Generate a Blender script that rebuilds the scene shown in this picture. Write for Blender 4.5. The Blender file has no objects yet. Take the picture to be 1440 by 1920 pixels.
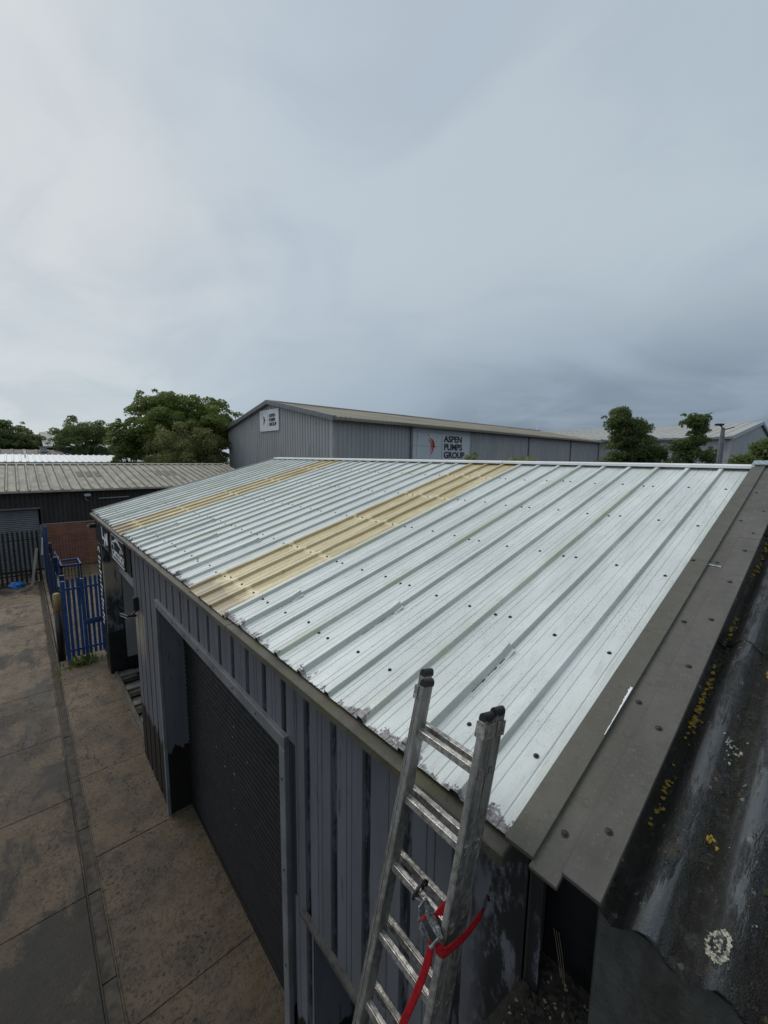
import bpy, math, random
import numpy as np
from mathutils import Vector, Matrix
R = math.radians
SC = bpy.context.scene
COL = SC.collection

# ------------------------------------------------------------------ camera
EZ = 4.16                      # eave height of the workshop above the yard
cam = bpy.data.cameras.new('camera'); camo = bpy.data.objects.new('camera', cam); COL.objects.link(camo)
cr = Vector((0.74659207, -0.66515435, 0.0130373)); cu = Vector((0.07760622, 0.10653729, 0.99127548)); cf = Vector((0.66074016, 0.73906664, -0.13116001))
mw = Matrix((cr, cu, -cf)).transposed().to_4x4(); mw.translation = Vector((-1.3158, -0.9825, 5.6224))
camo.matrix_world = mw
cam.sensor_fit = 'VERTICAL'; cam.sensor_height = 24.0; cam.lens = 24.0 * 762.89 / 1920
cam.clip_start = 0.02; cam.clip_end = 2000
SC.camera = camo

# ------------------------------------------------------------------ node helper
class G:
    def __init__(s, tree): s.t = tree; s.n = tree.nodes; s.l = tree.links; s._p = None
    def new(s, ty, **kw):
        n = s.n.new(ty)
        for k, v in kw.items(): setattr(n, k, v)
        return n
    def put(s, sock, v):
        if v is None: return
        if hasattr(v, 'is_output'): s.l.new(v, sock)
        else:
            if sock.type == 'RGBA' and len(v) == 3: v = (*v, 1)
            sock.default_value = v
    def pos(s):
        if s._p is None: s._p = s.new('ShaderNodeNewGeometry').outputs['Position']
        return s._p
    def xyz(s, v=None):
        n = s.new('ShaderNodeSeparateXYZ'); s.put(n.inputs[0], s.pos() if v is None else v); return n.outputs
    def mapv(s, v, scale=(1, 1, 1), loc=(0, 0, 0), rot=(0, 0, 0)):
        n = s.new('ShaderNodeMapping'); s.put(n.inputs[0], v); n.inputs['Scale'].default_value = scale
        n.inputs['Location'].default_value = loc; n.inputs['Rotation'].default_value = rot; return n.outputs[0]
    def noise(s, scale=5, detail=4, rough=.55, stretch=None, dist=0, v=None, rot=(0, 0, 0), loc=(0, 0, 0)):
        n = s.new('ShaderNodeTexNoise'); n.inputs['Scale'].default_value = scale; n.inputs['Detail'].default_value = detail
        n.inputs['Roughness'].default_value = rough; n.inputs['Distortion'].default_value = dist
        v = s.pos() if v is None else v
        if stretch or rot != (0, 0, 0) or loc != (0, 0, 0): v = s.mapv(v, stretch or (1, 1, 1), loc, rot)
        s.put(n.inputs['Vector'], v); return n.outputs['Fac']
    def voro(s, scale=5, feature='F1', v=None, rnd=1):
        n = s.new('ShaderNodeTexVoronoi', feature=feature); n.inputs['Scale'].default_value = scale; n.inputs['Randomness'].default_value = rnd
        s.put(n.inputs['Vector'], s.pos() if v is None else v); return n.outputs['Distance']
    def ramp(s, v, lo, hi, a=0., b=1.):
        n = s.new('ShaderNodeMapRange', interpolation_type='SMOOTHSTEP'); s.put(n.inputs['Value'], v)
        n.inputs['From Min'].default_value = lo; n.inputs['From Max'].default_value = hi
        n.inputs['To Min'].default_value = a; n.inputs['To Max'].default_value = b; return n.outputs[0]
    def m(s, op, a, b=None):
        n = s.new('ShaderNodeMath', operation=op); s.put(n.inputs[0], a)
        if b is not None: s.put(n.inputs[1], b)
        return n.outputs[0]
    def mix(s, f, a, b):
        n = s.new('ShaderNodeMix', data_type='RGBA'); s.put(n.inputs[0], f); s.put(n.inputs[6], a); s.put(n.inputs[7], b); return n.outputs[2]
    def bump(s, h, st=.3, d=.01):
        n = s.new('ShaderNodeBump'); n.inputs['Strength'].default_value = st; n.inputs['Distance'].default_value = d
        s.put(n.inputs['Height'], h); return n.outputs[0]
MATS = {}
def mat(name):
    m = bpy.data.materials.new(name); m.use_nodes = True; MATS[name] = m
    g = G(m.node_tree); b = g.n['Principled BSDF']
    def out(col, rough=.6, metal=0., normal=None, spec=None):
        g.put(b.inputs['Base Color'], col); g.put(b.inputs['Roughness'], rough); g.put(b.inputs['Metallic'], metal)
        if normal is not None: g.put(b.inputs['Normal'], normal)
        if spec is not None: b.inputs['Specular IOR Level'].default_value = spec
    return g, out
def simple(name, c1, c2=None, scale=6, rough=.6, metal=0., bump=0., bs=60, stretch=None, spec=None, lo=.35, hi=.68, rv=.1):
    g, out = mat(name); c2 = c2 or tuple(x * .7 for x in c1)
    n = g.noise(scale, 6, .6, stretch); col = g.mix(g.ramp(n, lo, hi), c1, c2)
    nm = g.bump(g.noise(bs, 4, .6), bump, .01) if bump else None
    out(col, g.ramp(g.noise(scale * 2.3, 4), .3, .7, max(0.03, rough - rv), min(1, rough + rv)), metal, nm, spec)
    return MATS[name]

# ------------------------------------------------------------------ sky, sun, exposure
SUN_AZ, SUN_EL = R(-12), R(48)         # azimuth measured from +Y towards +X
w = bpy.data.worlds.new('World'); SC.world = w; w.use_nodes = True
g = G(w.node_tree); bg = g.n['Background']
sky = g.new('ShaderNodeTexSky', sky_type='NISHITA'); sky.sun_disc = False
sky.sun_elevation = SUN_EL; sky.sun_rotation = SUN_AZ; sky.air_density = 1.2; sky.dust_density = 2.0
d = g.new('ShaderNodeTexCoord').outputs['Generated']
dx, dy, dz = g.xyz(d)
el = g.m('MAXIMUM', dz, 0.0)
# flat cloud deck: project the direction on a plane overhead
den = g.m('ADD', el, .22)
cmb = g.new('ShaderNodeCombineXYZ'); g.put(cmb.inputs[0], g.m('DIVIDE', dx, den)); g.put(cmb.inputs[1], g.m('DIVIDE', dy, den))
pv = cmb.outputs[0]
n1 = g.noise(1.0, 5, .5, (1, 1, 1), .7, v=pv, loc=(3.1, 1.7, 0)); n2 = g.noise(1.9, 5, .5, (1.2, .9, 1), .9, v=pv, rot=(0, 0, .9), loc=(.4, 5.2, 0))
side = g.m('ADD', g.m('MULTIPLY', dx, .747), g.m('MULTIPLY', dy, -.665))         # + towards the east-south-east rain bank
low = g.mix(g.ramp(side, -.75, .62), (4.5, 5.5, 6.3), (1.0, 1.5, 2.25))
high = g.mix(g.ramp(side, -.9, .9), (4.95, 5.55, 6.05), (4.5, 5.25, 5.8))
band = g.ramp(g.m('ADD', el, g.m('MULTIPLY', g.m('SUBTRACT', n1, .5), .16)), -.02, .42)
deck = g.mix(band, low, high)
glow = g.ramp(g.m('ADD', g.m('ADD', g.m('MULTIPLY', dx, math.sin(R(-4)) * math.cos(R(19))), g.m('MULTIPLY', dy, math.cos(R(-4)) * math.cos(R(19)))), g.m('MULTIPLY', dz, math.sin(R(19)))), .84, 1.0)
deck = g.mix(g.m('MULTIPLY', glow, .45), deck, (6.9, 6.9, 6.7))
shade = g.ramp(g.m('ADD', g.m('MULTIPLY', n1, .45), g.m('MULTIPLY', n2, .55)), .40, .64)
deck = g.mix(g.m('MULTIPLY', shade, .40), deck, (3.4, 4.1, 5.0))
col = g.mix(.93, sky.outputs[0], deck)
g.l.new(col, bg.inputs[0]); bg.inputs[1].default_value = .1
sun = bpy.data.lights.new('sun', 'SUN'); sun.energy = 1.35; sun.angle = R(40); sun.color = (1, .965, .92)
suno = bpy.data.objects.new('sun', sun); COL.objects.link(suno)
sd = Vector((math.sin(SUN_AZ) * math.cos(SUN_EL), math.cos(SUN_AZ) * math.cos(SUN_EL), math.sin(SUN_EL)))
suno.rotation_euler = sd.to_track_quat('Z', 'Y').to_euler(); suno.location = (0, 0, 40)
SC.view_settings.view_transform = 'Standard'; SC.view_settings.look = 'None'; SC.view_settings.gamma = 1; SC.view_settings.use_curve_mapping = False
SC.view_settings.exposure = 0.12

# ------------------------------------------------------------------ mesh helpers
TH = R(15.134); CT, ST = math.cos(TH), math.sin(TH)
def sl(s, y, h=0.): return (s * CT - h * ST, y, EZ + s * ST + h * CT)      # slope distance, y, height over the roof plane
class MB:
    def __init__(s): s.v = []; s.f = []
    def add(s, vs, fs):
        o = len(s.v); s.v += [tuple(p) for p in vs]; s.f += [tuple(i + o for i in f) for f in fs]; return s
    def box(s, x0, x1, y0, y1, z0, z1):
        return s.add([(x0, y0, z0), (x1, y0, z0), (x1, y1, z0), (x0, y1, z0), (x0, y0, z1), (x1, y0, z1), (x1, y1, z1), (x0, y1, z1)],
                     [(0, 3, 2, 1), (4, 5, 6, 7), (0, 1, 5, 4), (1, 2, 6, 5), (2, 3, 7, 6), (3, 0, 4, 7)])
    def obox(s, c, ax, hs):
        c = Vector(c); a = [Vector(q).normalized() * h for q, h in zip(ax, hs)]
        vs = [c + a[0] * i + a[1] * j + a[2] * k for k in (-1, 1) for j in (-1, 1) for i in (-1, 1)]
        fs = [(0, 2, 3, 1), (4, 5, 7, 6), (0, 1, 5, 4), (1, 3, 7, 5), (3, 2, 6, 7), (2, 0, 4, 6)]
        if a[0].cross(a[1]).dot(a[2]) < 0: fs = [f[::-1] for f in fs]
        return s.add(vs, fs)
    def hexa(s, p):      # 8 points: bottom loop 0-3, top loop 4-7
        return s.add(p, [(0, 3, 2, 1), (4, 5, 6, 7), (0, 1, 5, 4), (1, 2, 6, 5), (2, 3, 7, 6), (3, 0, 4, 7)])
    def prism(s, poly, ext):
        n = len(poly); e = Vector(ext); top = [Vector(p) + e for p in poly]
        return s.add([Vector(p) for p in poly] + top, [tuple(range(n))[::-1], tuple(range(n, 2 * n))] + [(i, (i + 1) % n, n + (i + 1) % n, n + i) for i in range(n)])
    def sheet(s, top, bot):   # two equal grids (rows of points) closed into a solid
        r, c = len(top), len(top[0]); V = [p for row in top for p in row] + [p for row in bot for p in row]; o = r * c; F = []
        for i in range(r - 1):
            for j in range(c - 1):
                a, b, e, d_ = i * c + j, i * c + j + 1, (i + 1) * c + j + 1, (i + 1) * c + j
                F += [(a, d_, e, b), (o + a, o + b, o + e, o + d_)]
        for j in range(c - 1):
            F += [(j, j + 1, o + j + 1, o + j), ((r - 1) * c + j, o + (r - 1) * c + j, o + (r - 1) * c + j + 1, (r - 1) * c + j + 1)]
        for i in range(r - 1):
            F += [(i * c, o + i * c, o + (i + 1) * c, (i + 1) * c), (i * c + c - 1, (i + 1) * c + c - 1, o + (i + 1) * c + c - 1, o + i * c + c - 1)]
        return s.add(V, F)
    def tube(s, pts, r, n=8, cap=True):
        pts = [Vector(p) for p in pts]; k = len(pts); rs = r if isinstance(r, (list, tuple)) else [r] * k; vs = []; up = None
        for i, p in enumerate(pts):
            t = (pts[min(i + 1, k - 1)] - pts[max(i - 1, 0)]).normalized()
            if up is None: up = Vector((0, 0, 1)) if abs(t.z) < .9 else Vector((1, 0, 0))
            a = t.cross(up).normalized(); b = a.cross(t).normalized(); up = b
            vs += [p + (a * math.cos(2 * math.pi * j / n) + b * math.sin(2 * math.pi * j / n)) * rs[i] for j in range(n)]
        fs = [(i * n + j, i * n + (j + 1) % n, (i + 1) * n + (j + 1) % n, (i + 1) * n + j) for i in range(k - 1) for j in range(n)]
        if cap: fs += [tuple(range(n))[::-1], tuple(range((k - 1) * n, k * n))]
        return s.add(vs, fs)
    def blob(s, c, r, rnd, n=7, m_=4, flat=1., jit=.35, nrm=None):
        c = Vector(c); q = Vector(nrm).to_track_quat('Z', 'Y') if nrm else None; vs = []
        def P(v): return c + (q @ v if q else v)
        for i in range(1, m_):
            ph = math.pi * i / m_
            for j in range(n):
                rr = r * (1 + rnd.uniform(-jit, jit)); a = 2 * math.pi * j / n
                vs.append(P(Vector((math.sin(ph) * math.cos(a) * rr, math.sin(ph) * math.sin(a) * rr, math.cos(ph) * rr * flat))))
        vs += [P(Vector((0, 0, r * flat))), P(Vector((0, 0, -r * flat)))]; T = len(vs) - 2; fs = []
        for i in range(m_ - 2):
            for j in range(n): fs.append((i * n + j, (i + 1) * n + j, (i + 1) * n + (j + 1) % n, i * n + (j + 1) % n))
        for j in range(n):
            fs.append((T, j, (j + 1) % n)); b = (m_ - 2) * n; fs.append((T + 1, b + (j + 1) % n, b + j))
        return s.add(vs, fs)
    def mesh(s, name):
        me = bpy.data.meshes.new(name); me.from_pydata(s.v, [], s.f); me.update(); return me
    def build(s, name, m, parent=None, smooth=False, bev=0.):
        return obj(name, s.mesh(name), m, parent, smooth, bev)
def wloc(o):
    v = Vector((0, 0, 0))
    while o is not None: v += o.location; o = o.parent
    return v
def obj(name, me, m, parent=None, smooth=False, bev=0.):
    o = bpy.data.objects.new(name, me); COL.objects.link(o)
    if not me.materials: me.materials.append(MATS[m] if isinstance(m, str) else m)
    if parent: o.parent = parent; o.location = -wloc(parent)
    if smooth: me.polygons.foreach_set('use_smooth', [True] * len(me.polygons))
    if bev:
        b = o.modifiers.new('bevel', 'BEVEL'); b.width = bev; b.segments = 1; b.limit_method = 'ANGLE'
    return o
def copyo(o, off=(0, 0, 0), parent=None):
    c = o.copy(); COL.objects.link(c); c.parent = parent if parent else o.parent
    c.location = Vector(off) + (o.location if c.parent == o.parent else -wloc(c.parent)); return c
def tag(o, label, cat, group=None, kind=None):
    if label: o['label'] = label
    if cat: o['category'] = cat
    if group: o['group'] = group
    if kind: o['kind'] = kind
    return o
def thing(name, loc, label, cat, group=None):
    o = bpy.data.objects.new(name, None); COL.objects.link(o); o.location = loc; o.empty_display_size = .2
    return tag(o, label, cat, group)
def struct(o): o['kind'] = 'structure'; return o
def textmesh(txt, size, mtx, ext=.004, name='lettering', space=1., bold=0.):
    cv = bpy.data.curves.new('t', 'FONT'); cv.body = txt; cv.size = size; cv.extrude = ext; cv.resolution_u = 3; cv.space_line = .92; cv.space_character = space; cv.offset = bold
    to = bpy.data.objects.new('t', cv); COL.objects.link(to)
    dg = bpy.context.evaluated_depsgraph_get(); me = bpy.data.meshes.new_from_object(to.evaluated_get(dg)); me.name = name
    bpy.data.objects.remove(to); bpy.data.curves.remove(cv); me.materials.clear()
    xs = [v.co.x for v in me.vertices]; ys = [v.co.y for v in me.vertices]
    return me, (min(xs), max(xs), min(ys), max(ys))
def place_text(txt, m, parent, wall, x0, x1, z0, z1, at_, ext=.006, bold=0., name='lettering'):
    # fit the text into a rectangle on a wall: wall 'x' faces -x (reads towards -y), wall 'y' faces -y (reads towards +x)
    me, (a, b, c, d_) = textmesh(txt, 1., None, .5, name, bold=bold); n = len(me.vertices)
    co = np.zeros(n * 3); me.vertices.foreach_get('co', co); co = co.reshape(-1, 3)
    u = (co[:, 0] - a) / (b - a); v = (co[:, 1] - c) / (d_ - c); t = co[:, 2] * 2
    o = np.zeros_like(co)
    if wall == 'x': o[:, 0] = at_ - t * ext; o[:, 1] = x0 + (x1 - x0) * u
    else: o[:, 1] = at_ - t * ext; o[:, 0] = x0 + (x1 - x0) * u
    o[:, 2] = z0 + (z1 - z0) * v
    me.vertices.foreach_set('co', o.ravel()); me.update()
    return obj(name, me, m, parent)
rnd = random.Random(7)

# ------------------------------------------------------------------ materials
def smat_roof():
    g, out = mat('white_roof_paint'); x, y, z = g.xyz()
    c = g.mix(g.ramp(g.noise(2.2, 6, .65, (.35, 1.5, 1)), .3, .7), (.67, .70, .675), (.56, .59, .57))
    c = g.mix(g.ramp(g.noise(14, 6, .65, (.06, 1.8, 1)), .50, .72, 0, .5), c, (.41, .44, .405))                 # rain streaks down the slope
    c = g.mix(g.ramp(g.noise(4.5, 6, .7, (.2, 1.2, 1), loc=(3, 3, 0)), .56, .72, 0, .5), c, (.73, .76, .745))
    sp = g.ramp(g.noise(120, 3, .8), .575, .625); c = g.mix(g.m('MULTIPLY', sp, g.ramp(g.noise(1.6, 3), .38, .62, .2, .9)), c, (.20, .205, .19))
    c = g.mix(g.m('MULTIPLY', g.ramp(g.noise(30, 6, .75, (.5, 1, 1)), .62, .69), .7), c, (.25, .255, .235))
    # dark line painted at the foot of the ribs for the shaded webs, algae beside the sheet laps (every third rib)
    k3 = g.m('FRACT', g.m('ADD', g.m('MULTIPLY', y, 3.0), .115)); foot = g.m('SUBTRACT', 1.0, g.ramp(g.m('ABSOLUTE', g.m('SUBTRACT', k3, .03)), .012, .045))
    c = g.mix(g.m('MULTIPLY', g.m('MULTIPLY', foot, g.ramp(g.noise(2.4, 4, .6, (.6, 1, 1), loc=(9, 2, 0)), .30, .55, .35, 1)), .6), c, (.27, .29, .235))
    fr = g.m('FRACT', g.m('ADD', y, 1 / 3. + .05)); lap = g.m('SUBTRACT', 1.0, g.ramp(fr, .03, .15))
    al = g.m('MULTIPLY', lap, g.ramp(g.noise(1.9, 5, .65, (.5, 1, 1)), .36, .62)); c = g.mix(g.m('MULTIPLY', al, .6), c, (.38, .415, .26))
    # bare grey mastic where the paint has come off along the eave
    pe = g.m('ADD', g.m('MULTIPLY', g.noise(15, 8, .72), .30), g.m('MULTIPLY', g.noise(3.7, 2), .20))
    peel = g.ramp(g.m('SUBTRACT', pe, g.m('MULTIPLY', x, .95)), .222, .234)
    c = g.mix(peel, c, g.mix(g.ramp(g.noise(38, 5, .7), .35, .6), (.055, .052, .052), (.24, .225, .235)))
    # long scuffs on the far sheets
    sc = g.m('MULTIPLY', g.ramp(g.noise(5.5, 6, .75, (.22, 2.2, 1)), .63, .66), g.ramp(y, 4.2, 6.5)); sc = g.m('MULTIPLY', sc, g.ramp(x, 2.6, .5))
    c = g.mix(g.m('MULTIPLY', sc, .8), c, (.12, .12, .12))
    h = g.m('ADD', g.m('MULTIPLY', g.noise(160, 3), .5), g.m('ADD', g.m('MULTIPLY', peel, -1.5), g.m('MULTIPLY', g.noise(7, 3, .5, (.5, 1, 1)), 1.5)))
    out(c, g.ramp(g.noise(6, 5, .65, (.4, 1.4, 1)), .3, .7, .30, .58), 0, g.bump(h, .16, .006))
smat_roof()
def smat_light():
    g, out = mat('amber_fibreglass'); x, y, z = g.xyz()
    c = g.mix(g.ramp(g.noise(3.0, 7, .7, (.3, 1.8, 1)), .34, .66), (.68, .585, .37), (.49, .39, .195))
    c = g.mix(g.ramp(g.noise(60, 5, .8, (.25, 1.8, 1)), .50, .64, 0, .5), c, (.36, .275, .14))                 # fibres
    c = g.mix(g.ramp(g.noise(17, 7, .78, (.5, 1.4, 1)), .56, .66, 0, .65), c, (.22, .165, .095))
    c = g.mix(g.ramp(g.m('SUBTRACT', g.m('MULTIPLY', g.noise(8, 6, .7), .55), x), -.02, .10, 0, .65), c, (.22, .17, .115))
    # darker brown line at the foot of the ribs
    k3 = g.m('FRACT', g.m('ADD', g.m('MULTIPLY', y, 3.0), .12)); foot = g.m('SUBTRACT', 1.0, g.ramp(g.m('ABSOLUTE', g.m('SUBTRACT', k3, .04)), .02, .09)); c = g.mix(g.m('MULTIPLY', foot, .5), c, (.30, .215, .10))
    s_ = g.m('DIVIDE', x, CT); bands = None
    for q in (.37, 1.27, 2.34, 3.41, 4.48):
        b_ = g.m('SUBTRACT', 1.0, g.ramp(g.m('ABSOLUTE', g.m('SUBTRACT', g.m('ADD', s_, g.m('MULTIPLY', g.m('SUBTRACT', g.noise(11, 5, .7), .5), .09)), q)), .016, .045))
        bands = b_ if bands is None else g.m('MAXIMUM', bands, b_)
    c = g.mix(g.m('MULTIPLY', bands, .7), c, (.80, .70, .46))
    out(c, .40, 0, g.bump(g.noise(90, 5, .7), .25, .005))
smat_light()
def smat_wall():
    g, out = mat('slate_wall_paint'); x, y, z = g.xyz()
    c = g.mix(g.ramp(g.noise(3, 6, .6, (1, 1, .25)), .3, .7), (.122, .127, .145), (.090, .095, .110))
    c = g.mix(g.ramp(g.noise(15, 7, .75, (1, 1, .10)), .58, .65, 0, .85), c, (.020, .021, .024))
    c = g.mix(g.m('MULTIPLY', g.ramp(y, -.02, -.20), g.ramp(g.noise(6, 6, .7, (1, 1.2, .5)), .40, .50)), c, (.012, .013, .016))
    gr_ = g.m('ABSOLUTE', g.m('SUBTRACT', g.m('FRACT', g.m('ADD', g.m('MULTIPLY', y, 3.0), .5)), .5)); gv = g.m('MULTIPLY', g.ramp(gr_, .13, .07), g.ramp(g.noise(9, 7, .75, (1, 2.5, .35), loc=(0, 0, 4)), .44, .52))
    c = g.mix(g.m('MULTIPLY', gv, .9), c, (.008, .009, .011))
    bare = g.m('MULTIPLY', g.m('MULTIPLY', g.ramp(y, 6.52, 6.60), g.ramp(g.noise(9, 5, .6, (1, 2.5, .25)), .28, .46)), g.m('MULTIPLY', g.ramp(z, 1.9, 2.5), g.ramp(z, 2.98, 2.9)))
    c = g.mix(g.m('MULTIPLY', bare, .8), c, (.34, .285, .22))
    blk = g.ramp(g.m('SUBTRACT', 1.08, g.m('ADD', z, g.m('MULTIPLY', g.m('SUBTRACT', g.noise(7, 3, .6, (1, 1.4, .4)), .5), .5))), -.01, .01)
    c = g.mix(blk, c, (.006, .006, .007))
    out(c, g.ramp(g.noise(5, 4, .6, (1, 1, .3)), .3, .7, .38, .56), 0, g.bump(g.noise(60, 4, .6, (1, 1, .4)), .1, .004))
smat_wall()
def smat_conc():
    g, out = mat('yard_concrete'); x, y, z = g.xyz()
    c = g.mix(g.ramp(g.noise(.8, 7, .65), .34, .66), (.33, .25, .165), (.205, .158, .11))
    c = g.mix(g.ramp(g.noise(3.1, 7, .7, loc=(4, 1, 0)), .46, .66, 0, .75), c, (.085, .070, .055))
    near = g.ramp(y, 15, 5.0)                                                   # near slabs: light fall-off painted in as darker colour, with oil staining
    c = g.mix(g.m('MULTIPLY', near, .66), c, g.mix(g.ramp(g.noise(1.7, 7, .72), .4, .6), (.042, .036, .030), (.108, .079, .055)))
    ag = g.voro(46); st = g.noise(1.3, 4, .6, loc=(7, 7, 0))
    c = g.mix(g.m('MULTIPLY', g.ramp(ag, .10, .30, 1, 0), g.ramp(st, .4, .6, .1, .6)), c, (.21, .165, .115))
    c = g.mix(g.m('MULTIPLY', g.ramp(g.noise(20, 8, .82), .50, .60), g.ramp(st, .35, .6, .45, 1)), c, (.016, .014, .012))
    c = g.mix(g.ramp(g.noise(120, 4, .8), .63, .70, 0, .7), c, (.34, .29, .22))
    side_ = g.m('MULTIPLY', g.ramp(x, -2.1, -1.15), g.ramp(y, 7.4, 6.2)); corner = g.ramp(y, 5.2, 4.2)
    wf = g.m('ADD', g.noise(.9, 8, .68, (1.2, .7, 1), .5, loc=(2.3, 7.7, 0)), g.m('ADD', g.m('MULTIPLY', side_, .06), g.m('MULTIPLY', corner, .10)))
    wet = g.ramp(wf, .50, .60); oil = g.m('MULTIPLY', wet, g.ramp(x, -1.02, -1.10))
    rim = g.m('MULTIPLY', g.m('MULTIPLY', g.ramp(wf, .485, .525), g.m('SUBTRACT', 1.0, wet)), g.ramp(x, -1.02, -1.10)); c = g.mix(g.m('MULTIPLY', rim, .35), c, (.16, .12, .078))
    c = g.mix(g.m('MULTIPLY', oil, .88), c, g.mix(g.noise(7, 6, .7), (.016, .016, .016), (.034, .032, .029)))
    damp = g.m('MULTIPLY', g.ramp(y, 7.0, 9.0), g.m('MULTIPLY', g.ramp(y, 12.5, 10.5), g.ramp(x, -1.0, -1.4))); damp = g.m('MULTIPLY', damp, g.ramp(g.noise(1.1, 6, .6), .36, .56)); c = g.mix(g.m('MULTIPLY', damp, .55), c, (.072, .066, .060))
    wv = g.new('ShaderNodeCombineXYZ'); g.put(wv.inputs[0], g.m('ADD', x, g.m('MULTIPLY', g.noise(2.2, 6, .7), .55))); g.put(wv.inputs[1], g.m('ADD', y, g.m('MULTIPLY', g.noise(2.2, 6, .7, loc=(5, 5, 0)), .55)))
    ck = g.voro(.42, 'DISTANCE_TO_EDGE', wv.outputs[0]); c = g.mix(g.m('MULTIPLY', g.ramp(ck, .0012, .004, .85, 0), g.ramp(g.noise(.6, 2, loc=(1, 5, 0)), .50, .58)), c, (.014, .012, .010))
    run = g.m('MULTIPLY', g.ramp(x, -.35, .3), g.ramp(g.noise(3, 6, .65), .40, .6)); c = g.mix(g.m('MULTIPLY', run, .5), c, (.13, .085, .036))
    moss = g.m('MULTIPLY', g.ramp(x, -.1, .35), g.ramp(g.noise(7, 6, .7), .52, .62)); c = g.mix(g.m('MULTIPLY', moss, .6), c, (.045, .045, .016))
    h = g.m('ADD', g.m('MULTIPLY', g.ramp(ag, .0, .45), -.5), g.m('MULTIPLY', g.noise(18, 9, .82), 2.0)); h = g.m('MULTIPLY', h, g.ramp(oil, 0, 1, 1, .45))
    out(c, g.m('SUBTRACT', g.ramp(g.noise(1.2, 5, .6), .3, .7, .50, .72), g.m('ADD', g.m('MULTIPLY', oil, -.06), g.m('MULTIPLY', damp, .36))), 0, g.bump(h, .8, .03), .35)
smat_conc()
def smat_asb():
    g, out = mat('weathered_asbestos_cement'); x, y, z = g.xyz()
    c = g.mix(g.ramp(g.noise(4, 6, .65, (.5, 1.4, 1)), .35, .65), (.060, .063, .064), (.022, .021, .018))
    c = g.mix(g.ramp(g.noise(22, 8, .8), .50, .62, 0, .9), c, (.012, .010, .008))
    c = g.mix(g.ramp(g.noise(11, 7, .75, loc=(3, 3, 3)), .54, .64, 0, .6), c, (.115, .082, .050))
    c = g.mix(g.ramp(g.noise(75, 5, .85), .60, .66, 0, .85), c, (.30, .30, .26))
    v = g.voro(13); c = g.mix(g.m('MULTIPLY', g.ramp(v, .10, .18, 1, 0), g.ramp(g.noise(70, 4), .44, .58)), c, (.27, .26, .21))
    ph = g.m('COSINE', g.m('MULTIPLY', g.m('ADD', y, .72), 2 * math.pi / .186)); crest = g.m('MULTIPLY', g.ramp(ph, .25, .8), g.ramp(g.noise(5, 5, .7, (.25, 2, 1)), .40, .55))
    c = g.mix(g.m('MULTIPLY', crest, .8), c, g.mix(g.noise(30, 5, .7), (.105, .115, .122), (.060, .066, .072)))     # rain-washed crests, wet sky sheen painted in as a paler colour
    c = g.mix(g.m('MULTIPLY', g.ramp(ph, -.2, -.75), g.ramp(g.noise(16, 7, .75), .36, .52)), c, (.016, .014, .009))   # dark blotches along the troughs
    h = g.m('ADD', g.noise(45, 6, .75), g.m('MULTIPLY', g.noise(180, 3), .4)); h = g.m('MULTIPLY', h, g.ramp(crest, 0, 1, 1, .25))
    out(c, g.ramp(g.noise(7, 5, .6, (.4, 1.5, 1)), .35, .65, .26, .6), 0, g.bump(h, .9, .02))
smat_asb()
def smat_flash():
    g, out = mat('aged_grey_flashing'); x, y, z = g.xyz()
    c = g.mix(g.ramp(g.noise(2.3, 6, .65, (.5, 1.6, 1)), .3, .7), (.112, .103, .089), (.070, .064, .054))
    c = g.mix(g.ramp(y, -.50, -.36, 0, .55), c, g.mix(g.noise(3, 4), (.092, .089, .060), (.066, .063, .043)))
    c = g.mix(g.ramp(g.noise(9, 7, .75, (2.5, .5, 1)), .52, .68, 0, .6), c, (.060, .054, .044)); c = g.mix(g.ramp(g.noise(60, 5, .75), .55, .68, 0, .45), c, (.165, .152, .132)); c = g.mix(g.ramp(g.noise(19, 6, .75), .57, .66, 0, .6), c, (.05, .046, .038))
    w_ = g.m('MULTIPLY', g.ramp(g.noise(130, 3), .70, .73), g.ramp(g.noise(2, 3), .5, .6)); c = g.mix(w_, c, (.5, .52, .5))
    out(c, g.ramp(g.noise(8, 4), .3, .7, .5, .72), 0, g.bump(g.noise(90, 4), .15, .004))
smat_flash()
def smat_fascia():
    g, out = mat('mossy_fascia')
    c = g.mix(g.ramp(g.noise(5, 6, .65, (1, .6, 1)), .35, .65), (.098, .088, .068), (.048, .046, .034))
    c = g.mix(g.ramp(g.noise(3, 5, .6, loc=(5, 0, 2)), .52, .66, 0, .7), c, (.075, .078, .030)); c = g.mix(g.ramp(g.noise(40, 5, .7), .58, .68, 0, .8), c, (.02, .02, .016))
    out(c, .62, 0, g.bump(g.noise(80, 5), .3, .006))
smat_fascia()
def smat_brick():
    g, out = mat('red_brickwork'); x, y, z = g.xyz()
    cm = g.new('ShaderNodeCombineXYZ'); g.put(cm.inputs[0], x); g.put(cm.inputs[1], z)
    b = g.new('ShaderNodeTexBrick'); g.put(b.inputs['Vector'], cm.outputs[0]); b.inputs['Scale'].default_value = 1
    b.inputs['Brick Width'].default_value = .225; b.inputs['Row Height'].default_value = .075; b.inputs['Mortar Size'].default_value = .008
    b.inputs['Color1'].default_value = (.27, .095, .055, 1); b.inputs['Color2'].default_value = (.17, .065, .045, 1); b.inputs['Mortar'].default_value = (.16, .12, .095, 1)
    c = g.mix(g.ramp(g.noise(2.5, 5), .4, .65, 0, .5), b.outputs['Color'], (.10, .06, .035))
    out(c, .85, 0, g.bump(b.outputs['Fac'], -.5, .01))
smat_brick()
simple('aspen_cladding', (.36, .37, .375), (.31, .32, .325), 1.2, .5, stretch=(1, 1, .2))
simple('aspen_panel', (.54, .57, .60), (.49, .52, .55), .8, .45)
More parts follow.
